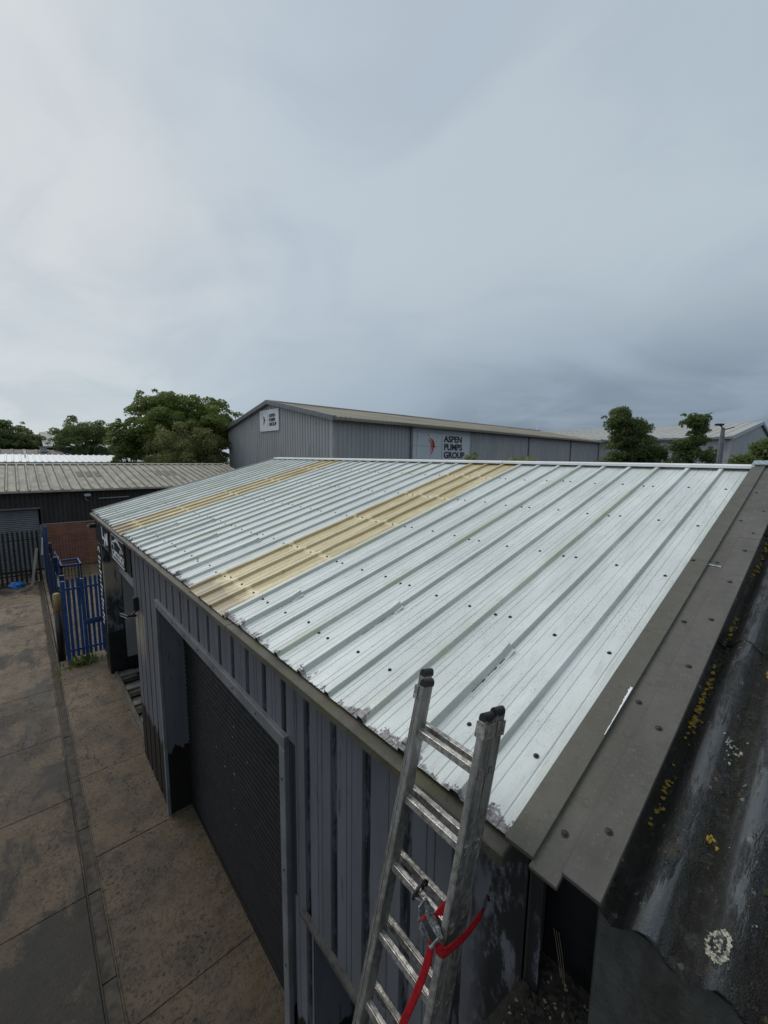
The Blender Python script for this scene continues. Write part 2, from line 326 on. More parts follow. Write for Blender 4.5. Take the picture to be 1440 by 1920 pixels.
simple('aspen_roof', (.27, .245, .19), (.17, .155, .125), .55, .9, stretch=(.35, 1.5, 1))
simple('trim_grey', (.23, .24, .25), (.18, .185, .19), 2, .5)
simple('pale_trim', (.42, .43, .43), (.35, .36, .36), 2, .5)
simple('far_roof_grey', (.42, .41, .385), (.31, .30, .275), .7, .8, stretch=(1.6, .4, 1))
simple('lichen_roof', (.36, .335, .275), (.235, .22, .18), 2.2, .85, stretch=(1.8, .5, 1), bump=.2)
simple('rib_dark', (.105, .095, .078), (.075, .07, .06), 4, .9)
simple('dirty_rooflight', (.095, .082, .07), (.06, .052, .045), 6, .7)
simple('brown_cladding', (.030, .028, .024), (.018, .018, .016), 2, .6, stretch=(1, 1, .3))
simple('black_paint', (.0075, .0075, .009), (.005, .005, .006), 4, .42)
simple('grey_steel', (.16, .17, .18), (.11, .115, .12), 3, .45)
simple('shutter_black', (.013, .0115, .0125), (.008, .0075, .008), 5, .55, stretch=(1, .6, 2), spec=.18)
simple('shutter_grey', (.14, .155, .17), (.11, .12, .13), 2, .5)
simple('dark_void', (.008, .008, .009), (.004, .004, .004), 3, .9)
simple('inner_grey', (.20, .205, .205), (.16, .165, .165), 1.5, .6)
simple('blue_steel', (.012, .068, .225), (.008, .040, .135), 7, .5)
simple('navy_steel', (.013, .020, .045), (.008, .012, .026), 5, .5)
simple('bolt_black', (.014, .014, .015), (.008, .008, .008), 30, .5)
simple('zinc', (.62, .68, .70), (.20, .24, .26), 70, .28, metal=.9, lo=.4, hi=.6)
simple('aluminium', (.42, .41, .385), (.27, .262, .245), 18, .46, metal=.85, bump=.2, bs=140, stretch=(1, 1, .2), rv=.16)
simple('aluminium_worn', (.52, .50, .465), (.22, .21, .19), 45, .42, metal=.85, bump=.2, bs=120, rv=.15)
simple('red_webbing', (.40, .010, .016), (.26, .006, .010), 45, .75, bump=.6, bs=500, spec=.2)
simple('white_paint', (.78, .79, .79), (.70, .71, .71), 3, .5)
simple('sign_white', (.72, .74, .77), (.66, .68, .70), 2, .45)
simple('ink_navy', (.010, .013, .022), (.007, .009, .016), 3, .5)
simple('ink_red', (.50, .085, .055), (.42, .07, .05), 3, .5)
simple('ink_grey', (.36, .22, .18), (.30, .19, .16), 3, .5)
simple('timber_pale', (.27, .25, .21), (.18, .165, .14), 5, .75, stretch=(1, 1, .2))
simple('timber_dark', (.035, .032, .027), (.022, .02, .018), 5, .7, stretch=(1, 1, .2))
simple('post_yellow', (.36, .24, .085), (.22, .17, .10), 12, .7)
simple('blue_plastic', (.016, .16, .48), (.01, .10, .33), 14, .3)
simple('soil', (.022, .018, .012), (.011, .009, .007), 30, .9, bump=.6, bs=50)
simple('leaf_litter', (.22, .17, .11), (.09, .07, .045), 25, .7)
simple('yellow_lichen', (.34, .235, .028), (.20, .135, .02), 60, .85, bump=.6, bs=120)
simple('white_lichen', (.40, .39, .31), (.14, .14, .115), 70, .9, bump=.6, bs=140, lo=.45, hi=.6)
simple('moss', (.045, .048, .016), (.022, .022, .012), 50, .95, bump=.6, bs=90)
simple('bark', (.055, .045, .035), (.03, .026, .02), 8, .9, bump=.3, bs=20)
simple('asphalt', (.075, .07, .065), (.05, .047, .044), 1.2, .75)
simple('drain_iron', (.072, .062, .050), (.034, .031, .027), 7, .8, bump=.6, bs=45, spec=.2)
simple('soffit_cement', (.066, .066, .060), (.026, .025, .022), 6, .75, bump=.7, bs=35, stretch=(1, 1.6, .5))
simple('wire_grey', (.25, .24, .22), (.18, .17, .16), 20, .6)
def leafmat(name, a, b, sc=.5):
    g, out = mat(name); n = g.noise(sc, 4, .6); c = g.mix(g.ramp(n, .35, .65), a, b); c = g.mix(g.ramp(g.noise(5, 2), .4, .7, 0, .6), c, tuple(x * 1.6 for x in a)); out(c, .5)
    t = g.new('ShaderNodeBsdfTranslucent'); g.put(t.inputs[0], g.mix(.5, c, tuple(x * 1.5 for x in b))); ms = g.new('ShaderNodeMixShader'); ms.inputs[0].default_value = .45
    o = g.n['Material Output']; g.l.new(g.n['Principled BSDF'].outputs[0], ms.inputs[1]); g.l.new(t.outputs[0], ms.inputs[2]); g.l.new(ms.outputs[0], o.inputs[0])
leafmat('leaf_dark', (.095, .135, .026), (.140, .175, .036), .35)
leafmat('leaf_olive', (.135, .155, .050), (.18, .185, .07), .5)
leafmat('leaf_deep', (.085, .122, .034), (.118, .150, .044), .8)
leafmat('leaf_bright', (.085, .12, .028), (.12, .16, .04), 1)

# ------------------------------------------------------------------ ground
struct(MB().box(-400, 400, -200, 500, -.5, -.06).build('ground', 'asphalt'))
yard = struct(MB().box(-14, 60, -10, 24.55, -.059, -.03).build('yard', 'soil'))
def slab(x0, x1, y0, y1, dz):
    j = .004
    MB().box(x0 + j, x1 - j, y0 + j, y1 - j, -.029, dz).build('concrete_slab', 'yard_concrete', yard, bev=.006)
ys = [-8, -3.5, .9, 3.1, 5.43, 7.31, 9.6, 12.3]
for a, b in zip(ys, ys[1:]): slab(-.935, .55 if a > -2 else 3, a, b, rnd.uniform(-.003, .003))
ys = [-8, -2, 1.5, 4.9, 6.9, 8.9, 11.1, 13.6, 16.4, 19.2, 21.9]
for k, (x0, x1) in enumerate([(-5.2, -1.10), (-9.4, -5.2), (-13.6, -9.4)]):
    for a, b in zip(ys, ys[1:]): slab(x0, x1, a + k * .3, b + k * .3, rnd.uniform(-.003, .003))
slab(-.9, 11.5, 12.32, 24.5, -.008)
slab(-13.6, -.92, 22.2, 24.5, -.006)
# drainage channel between the two rows of slabs
ch = struct(MB().box(-1.10, -1.085, -8, 21.9, -.029, .002).box(-.95, -.935, -8, 21.9, -.029, .002).build('drain_channel', 'yard_concrete'))
yy = -8.
while yy < 21.6:
    L_ = rnd.choice([.9, 1.2, 1.5]); MB().box(-1.083, -.952, yy + .006, yy + L_ - .006, -.028, rnd.uniform(-.012, -.002)).build('cover', 'drain_iron', ch, bev=.004); yy += L_

yl = MB()
for k in range(150):
    x, y = (rnd.uniform(-.9, .3), rnd.uniform(1, 12)) if k % 2 else (rnd.uniform(-4, -1.1), rnd.uniform(1, 21))
    if k % 5 == 0: x = -1.02 + rnd.gauss(0, .08)
    yl.blob((x, y, .004), rnd.uniform(.004, .014), rnd, 5, 3, rnd.uniform(.1, .3), .6)
tag(yl.build('yard_litter', 'timber_dark'), 'small dead leaves and grit scattered over the concrete yard', 'litter', None, 'stuff')

# ------------------------------------------------------------------ workshop
P3 = 1 / 3.
NK = 35; YF = NK * P3                      # far end of the roof
ws = thing('workshop_building', (2.6, 5.6, 0), 'slate grey steel workshop with freshly painted white ribbed metal roof', 'building')
SR = 5.36                       # slope length to the ridge apex
def rib_profile(n0, n1, lap=True):
    # (y, h) points of ribbed sheet between ribs n0..n1 (relative to rib pitch)
    pts = []
    rw, cw, hh = .032, .019, .029          # half width at base, at crest, height
    for k in range(n0, n1 + 1):
        y = k * P3; up = .0035 if (k == n1 and lap) else 0
        pts += [(y - rw, up), (y - cw, hh + up), (y + cw, hh + up), (y + rw, up)]
        if k < n1:
            for q in (.22, .36, .64, .78):
                m_ = y + q * P3; pts += [(m_ - .006, 0), (m_ - .0025, -.0035), (m_ + .0025, -.0035), (m_ + .006, 0)]
    pts[0] = (pts[0][0], pts[0][1]); return pts
def roof_sheet(name, m, s0, s1, seed, nseg=14, wav=.0012):
    pr = rib_profile(0, 3); r_ = random.Random(seed); top = []; bot = []
    ph = [r_.uniform(0, 6.3) for _ in range(3)]
    for i in range(nseg + 1):
        s_ = s0 + (s1 - s0) * i / nseg
        row = [(y, h + wav * math.sin(s_ * 5 + ph[0] + y * 9) + wav * .8 * math.sin(s_ * 11 + ph[1] + y * 17)) for y, h in pr]
        top.append([sl(s_, y, h) for y, h in row]); bot.append([sl(s_, y, h - .0025) for y, h in row])
    mb = MB(); mb.sheet(top, bot)
    me = mb.mesh(name)
    return me
sh_meshes = [roof_sheet('roof_sheet', 'white', 0, SR - .02, q) for q in (1, 2, 3)]
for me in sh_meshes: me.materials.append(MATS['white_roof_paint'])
lt_mesh = roof_sheet('rooflight_sheet', 'amber', -.02, SR - .02, 5, wav=.002); lt_mesh.materials.append(MATS['amber_fibreglass'])
# bolt: dome cap on washer, in roof orientation, centred at origin
def bolt_mesh(r=.0105, h=.010):
    mb = MB(); n = 8; rings = [(r * 1.25, 0), (r * 1.25, .0025), (r * .85, .003), (r * .8, h * .7), (r * .45, h)]; vs = []
    for rr, z in rings:
        for j in range(n):
            a = 2 * math.pi * j / n; u, v_ = rr * math.cos(a), rr * math.sin(a); vs.append((u * CT - z * ST, v_, u * ST + z * CT))
    fs = [(i * n + j, i * n + (j + 1) % n, (i + 1) * n + (j + 1) % n, (i + 1) * n + j) for i in range(len(rings) - 1) for j in range(n)] + [tuple(range(4 * n, 5 * n))]
    mb.add(vs, fs); me = mb.mesh('bolt'); me.materials.append(MATS['bolt_black']); return me
BM = bolt_mesh()
PUR = (.37, 1.27, 2.34, 3.41, 4.48)
for j in range(12):
    k0 = -1 + 3 * j; y0 = k0 * P3
    light = j in (3, 8)
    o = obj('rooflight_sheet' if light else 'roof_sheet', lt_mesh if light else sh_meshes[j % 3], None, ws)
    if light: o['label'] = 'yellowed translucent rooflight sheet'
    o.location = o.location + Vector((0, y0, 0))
    for s_ in PUR:
        spots = [(.5, .0), (1.5, .0), (2.5, 0.), (2.82, .0)]
        for q, hh in spots:
            if j == 0 and q > 2.6 and s_ < .5: continue
            p = sl(s_ + rnd.uniform(-.025, .025), q * P3 + rnd.uniform(-.012, .012) + y0, .001)
            b = bpy.data.objects.new('bolt', BM); COL.objects.link(b); b.parent = o; b.location = Vector(p) - wloc(o)
# second slope of the roof (beyond the ridge)
AX, AZ = sl(SR, 0, 0)[0], sl(SR, 0, 0)[2]
for j in range(12):
    y0 = (-1 + 3 * j) * P3
    top = []; bot = []; pr = rib_profile(0, 3)
    for s_ in (.02, 5.5):
        top.append([(AX + s_ * CT, y + y0, AZ - s_ * ST + h) for y, h in pr]); bot.append([(AX + s_ * CT, y + y0, AZ - s_ * ST + h - .003) for y, h in pr])
    MB().sheet(bot, top).build('roof_sheet', 'white_roof_paint', ws)
# ridge cap resting on the ribs
hc = .036
ccap = []
for a, b in ((-.30, 3.0), (3.015, 6.4), (6.415, 9.2), (9.215, YF + .02)):
    lip = sl(SR - .15, 0, hc + .002); l2 = (lip[0] + .004, 0, lip[2] + .032); ap = (AX, 0, AZ + hc - .002)
    prof = [(lip[0], lip[2]), (l2[0], l2[2]), (ap[0], ap[2] + .012), (AX + .145, l2[2]), (AX + .145, lip[2]), (ap[0], ap[2] - .006)]
    MB().prism([(x, a, z) for x, z in prof], (0, b - a, 0)).build('ridge_cap', 'white_paint', ws)
for k in range(0, NK + 1):
    p = sl(SR - .13, k * P3, hc + .014); b = bpy.data.objects.new('bolt', BM); COL.objects.link(b); b.parent = ws; b.location = Vector(p) - wloc(ws)
# loose strips of overlapping rib from the eave up (laps at ribs 1, 4 and a few far ones)
for k, s1 in ((1, .98), (4, .97), (7, .62), (13, 1.15), (16, .92), (19, 1.25), (21, .8), (29, .9)):
    y = k * P3
    pr = [(-.036, .003), (-.019, .041), (.019, .041), (.036, .003), (.036 + .02, .002)]
    top = [[sl(s_, y - p, h + e) for p, h in pr] for s_, e in ((.03, 0), (s1 - .1, 0), (s1, .012))]; bot = [[sl(s_, y - p, h + e - .004) for p, h in pr] for s_, e in ((.03, 0), (s1 - .1, 0), (s1, .012))]
    MB().sheet(bot, top).build('lap_strip', 'white_roof_paint', ws)
    mb = MB(); n_ = 14
    for i in range(n_):
        if rnd.random() < .25: continue
        sa, sb = s1 * (.55 + .45 * i / n_), s1 * (.55 + .45 * (i + 1) / n_); w_ = rnd.uniform(.002, .009)
        mb.hexa([sl(sa, y - .037 - w_, .0005), sl(sb, y - .037 - w_ * rnd.uniform(.6, 1.2), .0005), sl(sb, y - .037, .0005), sl(sa, y - .037, .0005), sl(sa, y - .037 - w_, .003), sl(sb, y - .037 - w_, .003), sl(sb, y - .037, .003), sl(sa, y - .037, .003)])
    mb.build('seam_line', 'bolt_black', ws)  # thin black slivers beside the upper end of the strip
# far verge trim
MB().hexa([sl(0, YF + .0, -.08), sl(SR, YF, -.08), sl(SR, YF + .05, -.08), sl(0, YF + .05, -.08), sl(0, YF, .045), sl(SR, YF, .045), sl(SR, YF + .05, .045), sl(0, YF + .05, .045)]).build('verge_trim', 'grey_steel', ws)
# fascia: top ledge and front face, in lengths
fx0, fx1 = -.066, .048
yb = [-.285, 2.5, 5.6, 8.7, YF + .05]
for a, b in zip(yb, yb[1:]):
    MB().box(fx0, fx1, a + .002, b - .002, EZ - .080, EZ - .022).build('fascia', 'mossy_fascia', ws, bev=.006)
# cladding: wide flats with narrow recessed channels every third of a metre
XF, XC = .05, .082
def wall_sheet(y0, y1, z0, z1, name='wall_sheet', m='slate_wall_paint'):
    pts = [(y0, XF)]; k = math.ceil((y0 + .05) / P3)
    while k * P3 < y1 - .05:
        y = k * P3
        pts += [(y - .040, XF), (y - .026, XC), (y + .026, XC), (y + .040, XF)]
        for q in (.42, .58):
            m_ = y + q * P3
            if m_ < y1 - .02: pts += [(m_ - .005, XF), (m_ - .002, XF + .004), (m_ + .002, XF + .004), (m_ + .005, XF)]
        k += 1
    pts.append((y1, XF))
    a = [[(x, y, z) for y, x in pts] for z in (z0, z1)]; b = [[(x + .004, y, z) for y, x in pts] for z in (z0, z1)]
    return MB().sheet(a, b).build(name, m, ws)
zt = EZ - .03
def zr(z): return EZ + z
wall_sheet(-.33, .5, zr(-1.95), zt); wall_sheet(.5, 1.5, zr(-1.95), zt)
wall_sheet(1.27, 1.535, 0, zr(-1.953))
for a, b in ((1.505, 2.5), (2.5, 3.5), (3.5, 4.5), (4.5, 5.5)): wall_sheet(a, b, zr(-.66), zt)
wall_sheet(5.5, 6.5, 0, zt); wall_sheet(6.5, 7.28, 0, zt)
MB().box(.052, .10, 1.50, 1.538, 0, zr(-.66)).build('shadow_gap', 'dark_void', ws)
# structure behind
MB().box(.09, .20, -.33, 1.26, zr(-1.9), zt - .02).box(.09, .2, 1.28, 1.535, 0, zt - .03).box(.12, .2, 1.56, 5.49, zr(-.62), zt - .03).box(.09, .2, 5.56, 7.24, 0, zt - .03).build('backing_wall', 'dark_void', ws)
MB().box(.2, 10.5, YF - .06, YF, 0, EZ - .1).build('end_wall', 'slate_wall_paint', ws)
MB().box(.2, 10.5, -.33, -.25, 0, EZ - .1).build('end_wall', 'slate_wall_paint', ws)
MB().box(10.4, 10.48, -.24, YF - .07, 0, EZ - .1).build('back_wall', 'slate_wall_paint', ws)
# doorway beside the ladder with its drip flashing
MB().box(.014, .055, -.33, 1.40, zr(-1.962), zr(-1.950)).box(.010, .015, -.33, 1.40, zr(-1.985), zr(-1.952)).build('drip_flashing', 'soffit_cement', ws)
MB().box(.40, .44, -.32, 1.26, 0, zr(-1.9)).build('door', 'dark_void', ws)
MB().box(.06, .40, 1.262, 1.275, 0, zr(-1.97)).build('reveal', 'slate_wall_paint', ws)
# big shutter
fr = MB().box(.012, .058, 1.60, 5.55, zr(-.745), zr(-.635)).box(.012, .058, 1.60, 1.69, 0, zr(-.746)).box(.012, .058, 5.49, 5.55, 0, zr(-.746)).build('door_frame', 'grey_steel', ws, bev=.004)
for z in (-1.0, -1.8, -2.7, -3.5): copyo_b = bpy.data.objects.new('bolt', BM); COL.objects.link(copyo_b); copyo_b.parent = fr; copyo_b.location = Vector((.010, 1.645, zr(z))) - wloc(fr)
for y in (2.1, 2.6, 3.1, 3.6, 4.1, 4.6, 5.1): q = bpy.data.objects.new('bolt', BM); COL.objects.link(q); q.parent = fr; q.location = Vector((.010, y, zr(-.69))) - wloc(fr)
MB().box(.059, .42, 5.495, 5.548, 0, zr(-.66)).build('reveal', 'slate_wall_paint', ws)
MB().box(.059, .42, 1.60, 1.655, 0, zr(-.66)).build('reveal', 'slate_wall_paint', ws)
MB().box(.059, .42, 1.66, 5.49, zr(-.74), zr(-.66)).build('soffit', 'dark_void', ws)
shut = bpy.data.objects.new('roller_shutter', MB().box(.385, .40, 1.66, 5.49, .0, zr(-.75)).mesh('roller_shutter')); COL.objects.link(shut); shut.parent = ws; shut.location = -wloc(ws); shut.data.materials.append(MATS['dark_void'])
NS = 46; hs = (EZ - .75 - .06) / NS
arc = [(.384 - .022 * math.sin(math.pi * t), hs * .90 * t) for t in (0, .18, .36, .64, .82, 1)]
me = MB().sheet([[(x, y, z) for x, z in arc] for y in (1.66, 5.488)], [[(.385, y, z) for x, z in arc] for y in (1.66, 5.488)]).mesh('slat'); me.materials.append(MATS['shutter_black'])
for k in range(NS):
    o = obj('slat', me, None, shut); o.location = o.location + Vector((0, 0, .06 + k * hs))
MB().box(.35, .40, 1.66, 5.488, .002, .058).build('bottom_bar', 'shutter_black', shut, bev=.004)
sp = MB()
for k in range(13):
    y, z = rnd.uniform(2.2, 4.6), rnd.uniform(.8, 3.1)
    if k < 9: y = 3.62 + rnd.gauss(0, .05); z = 1.0 + k * .24 + rnd.uniform(-.05, .05)
    sp.blob((.3655, y, z), rnd.uniform(.005, .014), rnd, 6, 3, .12, .7, (-1, 0, 0))
sp.build('bird_dropping', 'pale_trim', shut)
# entrance bay at the far end
MB().box(.03, .12, 7.285, YF + .04, zr(-.72), zt - .065).build('sign_header', 'black_paint', ws)
MB().box(.05, .42, 11.02, YF - .07, 1.12, zr(-.725)).build('corner_pillar', 'slate_wall_paint', ws, bev=.01)
MB().box(.045, .425, 11.015, YF - .065, 0, 1.118).build('pillar_base', 'black_paint', ws, bev=.008)
MB().box(.058, .075, 7.285, 7.31, .0, zr(-.72)).build('corner_trim', 'pale_trim', ws)
MB().box(.95, 1.0, 7.3, 11.6, .35, zr(-.7)).build('inner_wall', 'inner_grey', ws)
MB().box(.43, .95, 11.02, 11.06, .35, zr(-.72)).build('inner_reveal', 'inner_grey', ws)
MB().box(.43, .948, 11.01, 11.055, 0, .348).box(.945, 1.0, 7.3, 11.0, 0, .348).build('skirting', 'black_paint', ws)
sh2 = bpy.data.objects.new('roller_shutter', MB().box(.345, .36, 7.3, 11.0, zr(-1.42), zr(-.73)).mesh('roller_shutter')); COL.objects.link(sh2); sh2.parent = ws; sh2.location = -wloc(ws); sh2.data.materials.append(MATS['dark_void'])
me = MB().sheet([[(x - .04, y, z) for x, z in arc] for y in (7.3, 11.0)], [[(.345, y, z) for x, z in arc] for y in (7.3, 11.0)]).mesh('slat'); me.materials.append(MATS['grey_steel'])
for k in range(9):
    o = obj('slat', me, None, sh2); o.location = o.location + Vector((0, 0, zr(-1.42) + k * hs))
for k in range(9):
    MB().box(.20, .86, 7.45 + k * .40, 7.63 + k * .40, .012, .045).build('mat_strip', 'grey_steel' if k % 2 == 0 else 'black_paint', ws)
MB().box(.12, .2, 7.3, 11.0, -.005, .05).build('threshold', 'mossy_fascia', ws, bev=.01)
MB().tube([(.93, 9.3, 2.3), (.92, 9.2, 1.3), (.91, 9.0, 1.05), (.92, 8.8, 1.3), (.93, 8.75, 2.4)], .008, 6).build('hanging_cable', 'bolt_black', ws)

# signs on the header
sg = tag(MB().box(.016, .0285, 9.55, 10.75, zr(-.70), zr(-.16)).build('sign_board', 'black_paint'), 'black sign board with white hooked logo over far entrance bay', 'sign', 'signs on the workshop')
def poly_yz(pts, x, m, parent, name='emblem', t=.004):     # pts: (right, up) metres, right = -y
    return MB().prism([(x, -u, v) for u, v in pts], (-t, 0, 0)).build(name, m, parent)
def rel(y0, z0, pts): return [(-y0 + a, z0 + b) for a, b in pts]
poly_yz(rel(10.5, zr(-.50), [(0, .28), (.10, .28), (.13, .08), (.30, .06), (.28, .0), (.06, 0)]), .0155, 'white_paint', sg)
poly_yz(rel(10.17, zr(-.56), [(0, .12), (.12, .10), (.16, .24), (.30, .24), (.36, .12), (.42, .30), (.52, .28), (.50, .02), (.36, .0), (.20, .10), (.10, -.06), (.02, -.06)]), .0155, 'white_paint', sg)
for k in range(8): poly_yz(rel(10.45 - k * .1, zr(-.66), [(0, 0), (.06, 0), (.06, .035), (0, .035)]), .0155, 'inner_grey', sg, 'lettering')
sg = tag(MB().box(.014, .0265, 7.72, 9.20, zr(-.715), zr(-.12)).build('sign_board', 'black_paint'), 'black sign board with car outline reading CARTOUCH beside ribbed wall', 'sign', 'signs on the workshop')
for q in ([(0, 0), (1.36, 0), (1.36, .016), (0, .016)], [(0, .50), (1.36, .50), (1.36, .516), (0, .516)], [(0, 0), (.02, 0), (.02, .516), (0, .516)]):
    poly_yz(rel(9.14, zr(-.69), q), .0135, 'white_paint', sg, 'border')
place_text('CARTOUCH', 'white_paint', sg, 'x', 9.04, 7.84, zr(-.64), zr(-.48), .0135, .004, .02)
def stroke(pts, wdt):
    L_, R_ = [], []
    for i, (a, b) in enumerate(pts):
        p, q = pts[max(i - 1, 0)], pts[min(i + 1, len(pts) - 1)]; dx_, dy_ = q[0] - p[0], q[1] - p[1]; n = math.hypot(dx_, dy_) or 1
        L_.append((a - dy_ / n * wdt / 2, b + dx_ / n * wdt / 2)); R_.append((a + dy_ / n * wdt / 2, b - dx_ / n * wdt / 2))
    return L_ + R_[::-1]
for q in ([(.02, .30), (.10, .36), (.30, .39), (.48, .46), (.70, .465), (.92, .39), (1.10, .36), (1.22, .28)], [(.34, .385), (.52, .43), (.68, .43), (.84, .385)], [(.9, .25), (.98, .32), (1.06, .25)], [(.10, .30), (.2, .33), (.28, .25)]):
    poly_yz(rel(9.10, zr(-.69), stroke(q, .03)), .0135, 'white_paint', sg)
sg = tag(MB().box(.030, .0445, 11.16, 11.58, 1.15, zr(-.78)).build('sign_board', 'black_paint'), 'tall narrow black sign with white text lines on corner pillar', 'sign', 'signs on the workshop')
poly_yz(rel(11.56, 3.18, stroke([(.02, .0), (.1, .1), (.22, .1), (.36, .0)], .05)), .0295, 'white_paint', sg)
for k in range(15): poly_yz(rel(11.55, 3.0 - k * .125, [(0, 0), (.38 - .09 * (k % 3), 0), (.38 - .09 * (k % 3), .05), (0, .05)]), .0295, 'sign_white', sg, 'lettering')

# floodlight with arm on the edge of the ribbed wall
fl = thing('floodlight', (.03, 7.0, zr(-1.35)), 'black floodlight on bracket at edge of ribbed slate wall', 'floodlight')
MB().box(-.03, .049, 6.90, 6.98, zr(-1.22), zr(-.98)).build('sensor_box', 'bolt_black', fl, bev=.01)
MB().tube([(.04, 6.95, zr(-1.22)), (-.02, 6.96, zr(-1.27)), (-.06, 6.97, zr(-1.29))], .016, 8).build('arm', 'bolt_black', fl)
MB().obox((-.10, 7.02, zr(-1.30)), ((1, .35, -.25), (-.35, 1, 0), (.25, 0, 1)), (.085, .12, .022)).build('lamp_head', 'bolt_black', fl, bev=.008)
MB().obox((-.108, 7.02, zr(-1.327)), ((1, .35, -.25), (-.35, 1, 0), (.25, 0, 1)), (.07, .10, .004)).build('lens', 'sign_white', fl)
# camera/lamp at the far corner of the building
cl = thing('security_lamp', (.0, YF + .02, zr(-.42)), 'small dark security lamp under far roof corner against bricks', 'lamp')
MB().box(-.10, .028, YF - .06, YF + .02, zr(-.40), zr(-.30)).build('body', 'bolt_black', cl, bev=.01); MB().box(-.14, -.101, YF - .05, YF + .01, zr(-.385), zr(-.33)).build('hood', 'inner_grey', cl)

# ------------------------------------------------------------------ neighbouring building on the right
nb = thing('neighbour_building', (3, -4, 0), 'old building with dark corrugated asbestos roof and grey verge flashing', 'building')
CP, CA, HB = .186, .038, -.070
def hcor(y): return HB + CA * math.cos(2 * math.pi * (y + .72) / CP)
def cor_sheet(y0, y1, s0, s1, lift, seed):
    r_ = random.Random(seed); n = int(round((y0 - y1) / (CP / 10))); ysn = [y0 + (y1 - y0) * i / n for i in range(n + 1)]; top, bot = [], []
    m_ = 10
    for i in range(m_ + 1):
        s_ = s0 + (s1 - s0) * i / m_; jag = r_.uniform(-.004, .004)
        top.append([sl(s_ + (.012 * math.sin(y * 31 + seed) + r_.uniform(-.006, .006) if i == 0 else 0), y, hcor(y) + lift * (1 - i / m_) + r_.uniform(-.0012, .0012)) for y in ysn])
        bot.append([sl(s_, y, hcor(y) + lift * (1 - i / m_) - .009) for y in ysn])
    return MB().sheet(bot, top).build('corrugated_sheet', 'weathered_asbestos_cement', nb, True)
sheets = []
for j in range(7):
    y0 = -.50 - j * CP * 5.5
    for s0, s1, lf in ((.035, 1.95, .010), (1.8, 3.7, .010), (3.55, 5.55, .010)):
        sheets.append(cor_sheet(y0, y0 - CP * 5.5 - .05, s0, s1, lf, j * 7 + int(s0 * 3)))
for j in range(7):
    y0 = -.50 - j * CP * 5.5; n = 40; a = [y0 - (CP * 5.5) * i / n for i in range(n + 1)]
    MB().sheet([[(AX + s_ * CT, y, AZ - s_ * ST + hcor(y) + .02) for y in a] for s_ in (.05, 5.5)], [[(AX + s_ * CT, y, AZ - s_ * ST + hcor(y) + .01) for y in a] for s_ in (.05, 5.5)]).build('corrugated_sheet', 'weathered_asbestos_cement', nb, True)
# cement fascia / wall below the corrugated eave
MB().box(.075, .16, -8, -.575, EZ - .60, EZ - .075).build('fascia_board', 'soffit_cement', nb, bev=.008)
MB().box(.12, .30, -8, -.60, 0, EZ - .61).build('front_wall', 'soffit_cement', nb)
MB().box(.165, 10.4, -.66, -.60, 0, EZ - .2).build('side_wall', 'soffit_cement', nb)
MB().box(10.4, 10.5, -8, -.7, 0, EZ - .2).build('back_wall', 'soffit_cement', nb)
# recessed strip between both buildings, ledge with debris below
MB().box(.17, .19, -.598, -.36, EZ - .9, EZ - .03).build('infill_panel', 'black_paint', nb)
MB().box(.055, .165, -.358, -.337, EZ - 1.2, EZ - .07).build('corner_flashing', 'timber_dark', nb)
MB().box(.052, .056, -.395, -.345, EZ - 1.0, EZ - .10).build('corner_strip', 'slate_wall_paint', nb)
MB().hexa([(-.28, -1.0, EZ - .84), (.168, -1.0, EZ - .60), (.168, -.36, EZ - .62), (-.28, -.22, EZ - .88), (-.28, -1.0, EZ - .80), (.168, -1.0, EZ - .56), (.168, -.36, EZ - .58), (-.28, -.22, EZ - .84)]).build('gutter_ledge', 'soil', nb)
lt = MB(); lt2 = MB()
for k in range(700):
    x, y = rnd.uniform(-.27, .15), rnd.uniform(-.95, -.33); z = EZ - .80 + (x + .28) * .53
    (lt if k % 4 == 0 else lt2).blob((x, y, z + .004), rnd.uniform(.002, .008) if k % 4 == 0 else rnd.uniform(.005, .018), rnd, 5, 3, rnd.uniform(.25, .7), .6)
tag(lt.build('leaf_litter', 'leaf_litter'), 'pale leaf bits and grit scattered on the dirty ledge below flashing', 'debris', None, 'stuff')
tag(lt2.build('soil_crumbs', 'soil'), 'dark soil crumbs and moss on the ledge below flashing', 'debris', None, 'stuff')
# verge flashing: three folded strips, in lengths
def strip(name, ya, yb_, h, s0, s1, edge=0.02, m='aged_grey_flashing', tilt=0.):
    top = [[sl(s_, ya, h), sl(s_, yb_, h + tilt)] for s_ in (s0, s1)]; bot = [[sl(s_, ya, h - edge), sl(s_, yb_, h + tilt - edge)] for s_ in (s0, s1)]
    return MB().sheet(bot, top).build(name, m, nb, bev=.002)
for s0, s1 in ((-.035, 2.60), (2.57, 5.0), (4.97, SR + .02)):
    e = .002 if s0 == 2.57 else 0
    strip('verge_flashing', -.278, -.392, .060 + e, s0, s1, .026, tilt=.004)
    strip('verge_flashing', -.386, -.488, .046 + e, s0 - .025, s1 - .02, .02)
for s0, s1 in ((-.012, 3.13), (3.10, SR + .02)):
    strip('verge_flashing', -.484, -.612, .060 + (.003 if s0 > 1 else 0), s0, s1, .022, tilt=-.006)
strip('ridge_piece', -.27, -.62, .085, SR - .12, SR + .05, .02, 'zinc')
B2 = bolt_mesh(.0115, .008)
def nbolt(s_, y, h, me=B2):
    b = bpy.data.objects.new('bolt', me); COL.objects.link(b); b.parent = nb; b.location = Vector(sl(s_, y, h)) - wloc(nb)
for s_ in (.12, .92, 1.72, 2.6, 3.5, 4.3): nbolt(s_, -.435, .047)
for s_ in (.22, .80, 1.30, 1.80, 2.32, 2.86, 3.22, 3.75, 4.4, 5.0): nbolt(s_, -.552, .057)
nbolt(2.55, -.300, .061)
